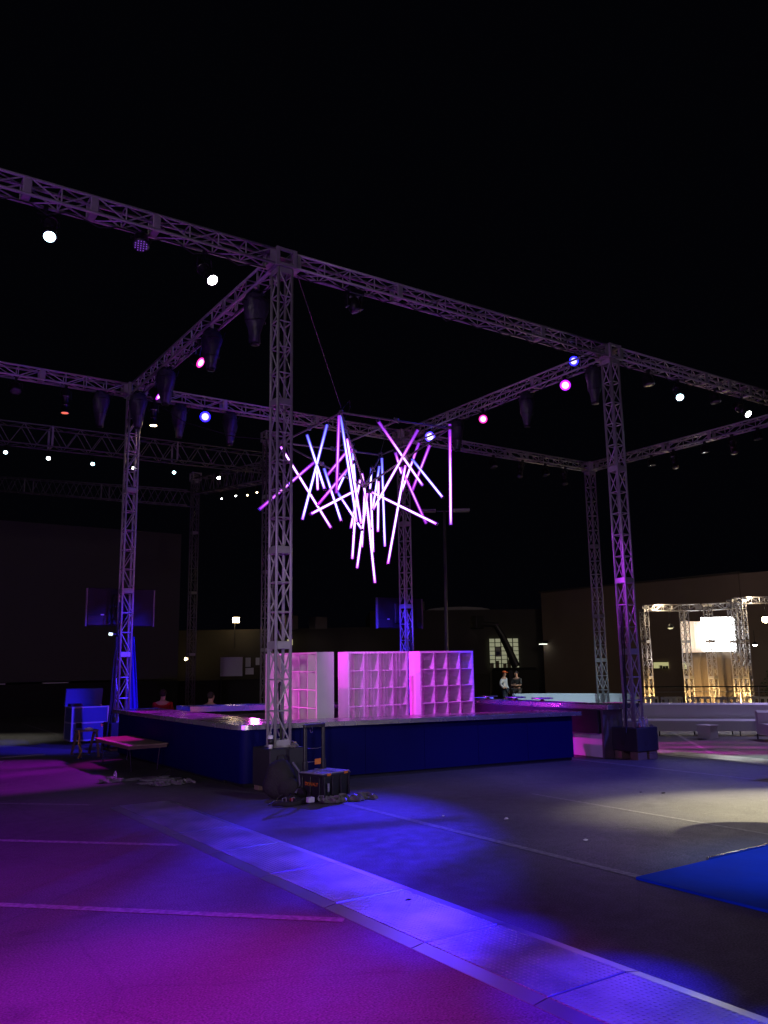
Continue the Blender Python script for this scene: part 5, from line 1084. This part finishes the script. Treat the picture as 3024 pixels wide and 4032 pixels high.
# shrubs right
def shrub(a, b2, h, r, label, n=900):
    z = G(a); t = thing('shrub', label, 'shrub', (a, b2, z), 'dark shrubs at the right'); g = MB()
    for i in range(5): an = i * 1.3; g.tube([(a, b2, z), (a + .2 * r * math.cos(an), b2 + .2 * r * math.sin(an), z + h * .4), (a + .6 * r * math.cos(an), b2 + .6 * r * math.sin(an), z + h * .8)], [.03, .02, .008], 5)
    g.build('stem', M['bark'], t); g = MB(); rnd = random.Random(int(a * 10))
    for i in range(n):
        u = rnd.random() * 2 * math.pi; v = rnd.random(); rr = r * (rnd.random() ** .5) * (1.1 - .6 * v) * (1 + .3 * math.sin(3 * u + 5 * v)); c = Vector((a + rr * math.cos(u), b2 + rr * math.sin(u), z + .15 + h * v))
        x = Vector((rnd.uniform(-1, 1), rnd.uniform(-1, 1), rnd.uniform(-1, 1))).normalized(); y = x.orthogonal().normalized(); s = rnd.uniform(.05, .1)
        g._add([c - x * s, c + y * s * .5, c + x * s, c - y * s * .5], [(0, 1, 2, 3)])
    g.build('foliage', M['leaf'], t)
shrub(30.5, 9.3, 1.9, .9, 'leafy dark shrub right of the curtain'); shrub(31.8, 8.2, 1.6, .9, 'leafy dark shrub at the right picture edge'); shrub(31.0, 10.6, 1.7, .8, 'leafy dark shrub behind the right end of the curtain')

# ---------------------------------------------------------------- people
def skinned(name, pts, edges, radii, material, parent, root=0, sub=2, origin=(0, 0, 0)):
    me = bpy.data.meshes.new(name); me.from_pydata([tuple(Vector(p)) for p in pts], edges, []); me.update(); ob = bpy.data.objects.new(name, me); C.objects.link(ob)
    sk = ob.modifiers.new('skin', 'SKIN'); sk.use_smooth_shade = True
    if not me.skin_vertices: pass
    lay = me.skin_vertices[0].data
    for i, r in enumerate(radii):
        lay[i].radius = (r, r) if not isinstance(r, tuple) else r; lay[i].use_root = (i == root)
    s = ob.modifiers.new('sub', 'SUBSURF'); s.levels = sub; s.render_levels = sub; me.materials.append(material); ob.parent = parent; return ob
def person(loc, yaw, label, arms, legs=((.10, 0, .92), (.11, .0, .50), (.12, .0, .08)), headturn=0, shirt='whiteshirt', trousers='navy', short=True, cap=None, hair=True, seated=False, sc=1.0, sleeve=3):
    """y- is forward. arms: two lists of shoulder, elbow, wrist, palm points"""
    t = thing('person', label, 'person', loc); t.rotation_euler = (0, 0, yaw); t.scale = (sc, sc, sc)
    pts = [(0, 0, .96), (0, 0, 1.12), (0, .01, 1.30), (0, .01, 1.44), (0, 0, 1.52), (0, -.015, 1.60), (0, -.02, 1.68), (0, -.02, 1.75)]; rad = [(.15, .11), (.14, .10), (.17, .11), (.12, .08), .055, (.07, .085), (.08, .10), (.06, .08)]
    ed = [(i, i + 1) for i in range(7)]
    for s, arm in zip((-1, 1), arms):
        i0 = len(pts); pts += arm; rad += [.065, .048, .036, .030]; ed += [(3, i0), (i0, i0 + 1), (i0 + 1, i0 + 2), (i0 + 2, i0 + 3)]
        w_ = Vector(arm[3]); dr_ = (w_ - Vector(arm[2])).normalized(); sd = dr_.orthogonal().normalized()
        for f in range(5):
            b_ = len(pts); off = sd * (.012 * (f - 1.5)); L_ = (.07, .08, .075, .06, .045)[f]
            if f == 4: off = sd * -.035; 
            pts += [tuple(w_ + off + dr_ * .01), tuple(w_ + off * 1.3 + dr_ * (L_ * .6)), tuple(w_ + off * 1.3 + dr_ * L_ + Vector((0, 0, -.01)))]; rad += [.010, .009, .007]; ed += [(i0 + 3, b_), (b_, b_ + 1), (b_ + 1, b_ + 2)]
    legpts = []
    for s in (-1, 1):
        i0 = len(pts); lp = [(s * abs(x), y, z) for x, y, z in legs]; pts += lp + [(s * abs(legs[-1][0]) * 1.1, legs[-1][1] - .14, max(.03, legs[-1][2] - .05))]; rad += [.095, .062, .045, .04]; ed += [(0, i0), (i0, i0 + 1), (i0 + 1, i0 + 2), (i0 + 2, i0 + 3)]; legpts.append(lp)
    # nose, ears
    i0 = len(pts); pts += [(0, -.125, 1.655)]; rad += [.014]; ed += [(6, i0)]
    skinned('body', pts, ed, rad, M['skin'], t)
    sp = [(0, 0, 1.0), (0, 0, 1.14), (0, .01, 1.30), (0, .01, 1.45)]; sr = [(.175, .135), (.165, .125), (.195, .13), (.135, .095)]; se = [(0, 1), (1, 2), (2, 3)]
    for arm in arms:
        i0 = len(sp); a_ = arm[:sleeve]; sp += a_; sr += [.085, .065, .05][:sleeve]; se += [(3, i0)] + [(i0 + k2, i0 + k2 + 1) for k2 in range(sleeve - 1)]
    skinned('shirt', sp, se, sr, M[shirt], t)
    tp_ = [(0, 0, .98)]; tr = [(.17, .13)]; te = []
    for lp in legpts:
        i0 = len(tp_); kk = lp[:2] if short else lp; tp_ += kk; tr += ([.12, .095] if short else [.115, .085, .065]); te += [(0, i0)] + [(i0 + k2, i0 + k2 + 1) for k2 in range(len(kk) - 1)]
    skinned('trousers', tp_, te, tr, M[trousers], t)
    g = MB()
    for s in (-1, 1): x = s * abs(legs[-1][0]) * 1.05; y = legs[-1][1]; g.rbox(x - .045, x + .045, y - .20, y + .07, legs[-1][2] - .085, legs[-1][2] + .02, .02)
    g.build('shoes', M['black'], t, True, False)
    if cap:
        g = MB(); g.ell((0, -.015, 1.72), .095, .115, .085, 16, 10, lambda p: Vector((p.x, p.y, max(p.z, -.01)))); g.obox((0, -.14, 1.72), X, Y, Z, .06, .06, .008); g.build('cap', M[cap], t, True, False)
    elif hair:
        g = MB(); g.ell((0, .005, 1.70), .092, .105, .10, 16, 10, lambda p: Vector((p.x, p.y, p.z if p.y > -.02 else max(p.z, .02)))); g.build('hair', M['hair'], t, True, False)
    return t
hips = ([(-.19, .01, 1.42), (-.36, .05, 1.18), (-.20, -.04, 1.03), (-.15, -.06, 1.01)], [(.19, .01, 1.42), (.25, .0, 1.14), (.24, -.10, .92), (.24, -.12, .84)])
cross = ([(-.19, .01, 1.42), (-.25, -.05, 1.16), (-.05, -.22, 1.18), (.03, -.22, 1.20)], [(.19, .01, 1.42), (.25, -.05, 1.16), (.05, -.24, 1.14), (-.03, -.24, 1.15)])
down = ([(-.19, .01, 1.42), (-.25, -.02, 1.14), (-.22, -.22, 1.0), (-.18, -.28, .98)], [(.19, .01, 1.42), (.25, -.02, 1.14), (.22, -.22, 1.0), (.18, -.28, .98)])
person((20.35, 17.45, G(20) - .02), R(25), 'man in orange cap and white long sleeved shirt, hands on hips', hips, cap='orangecap')
person((20.85, 17.15, G(21) - .02), R(-75), 'man in dark T-shirt with crossed arms facing the man in the orange cap', cross, shirt='darkshirt', trousers='denim', short=False, sleeve=2)
sit = ((.11, -.05, .96), (.13, -.45, .92), (.13, -.45, .50))
def seatp(loc, yaw, label, shirt, seat_label):
    t = person((loc[0], loc[1], loc[2]), yaw, label, down, legs=sit, shirt=shirt, trousers='denim', short=False, sleeve=2)
    c = thing('stool', seat_label, 'stool', (loc[0], loc[1], G(loc[0]))); zt = loc[2] + .84
    MB().lathe((loc[0], loc[1], zt - .04), Z, [(0, .17), (.03, .18), (.04, .16)], 18).build('seat', M['black'], c, True)
    for i in range(4): an = R(45 + 90 * i); MB().cyl((loc[0] + .1 * math.cos(an), loc[1] + .1 * math.sin(an), zt - .04), (loc[0] + .17 * math.cos(an), loc[1] + .17 * math.sin(an), G(loc[0])), .014, n=8).build('leg', M['black'], c)
seatp((1.47, 9.5, -.50), R(150), 'person in a red shirt seated with back turned behind the bar', 'red', 'low black stool under the person in red')
seatp((2.9, 9.8, -.62), R(120), 'person in dark clothes seated in the dark behind the bar', 'darkshirt', 'low black stool under the person in dark clothes')

# ---------------------------------------------------------------- render
SC.render.engine = 'CYCLES'
SC.cycles.use_light_tree = True
SC.cycles.sample_clamp_indirect = 4
SC.cycles.max_bounces = 6
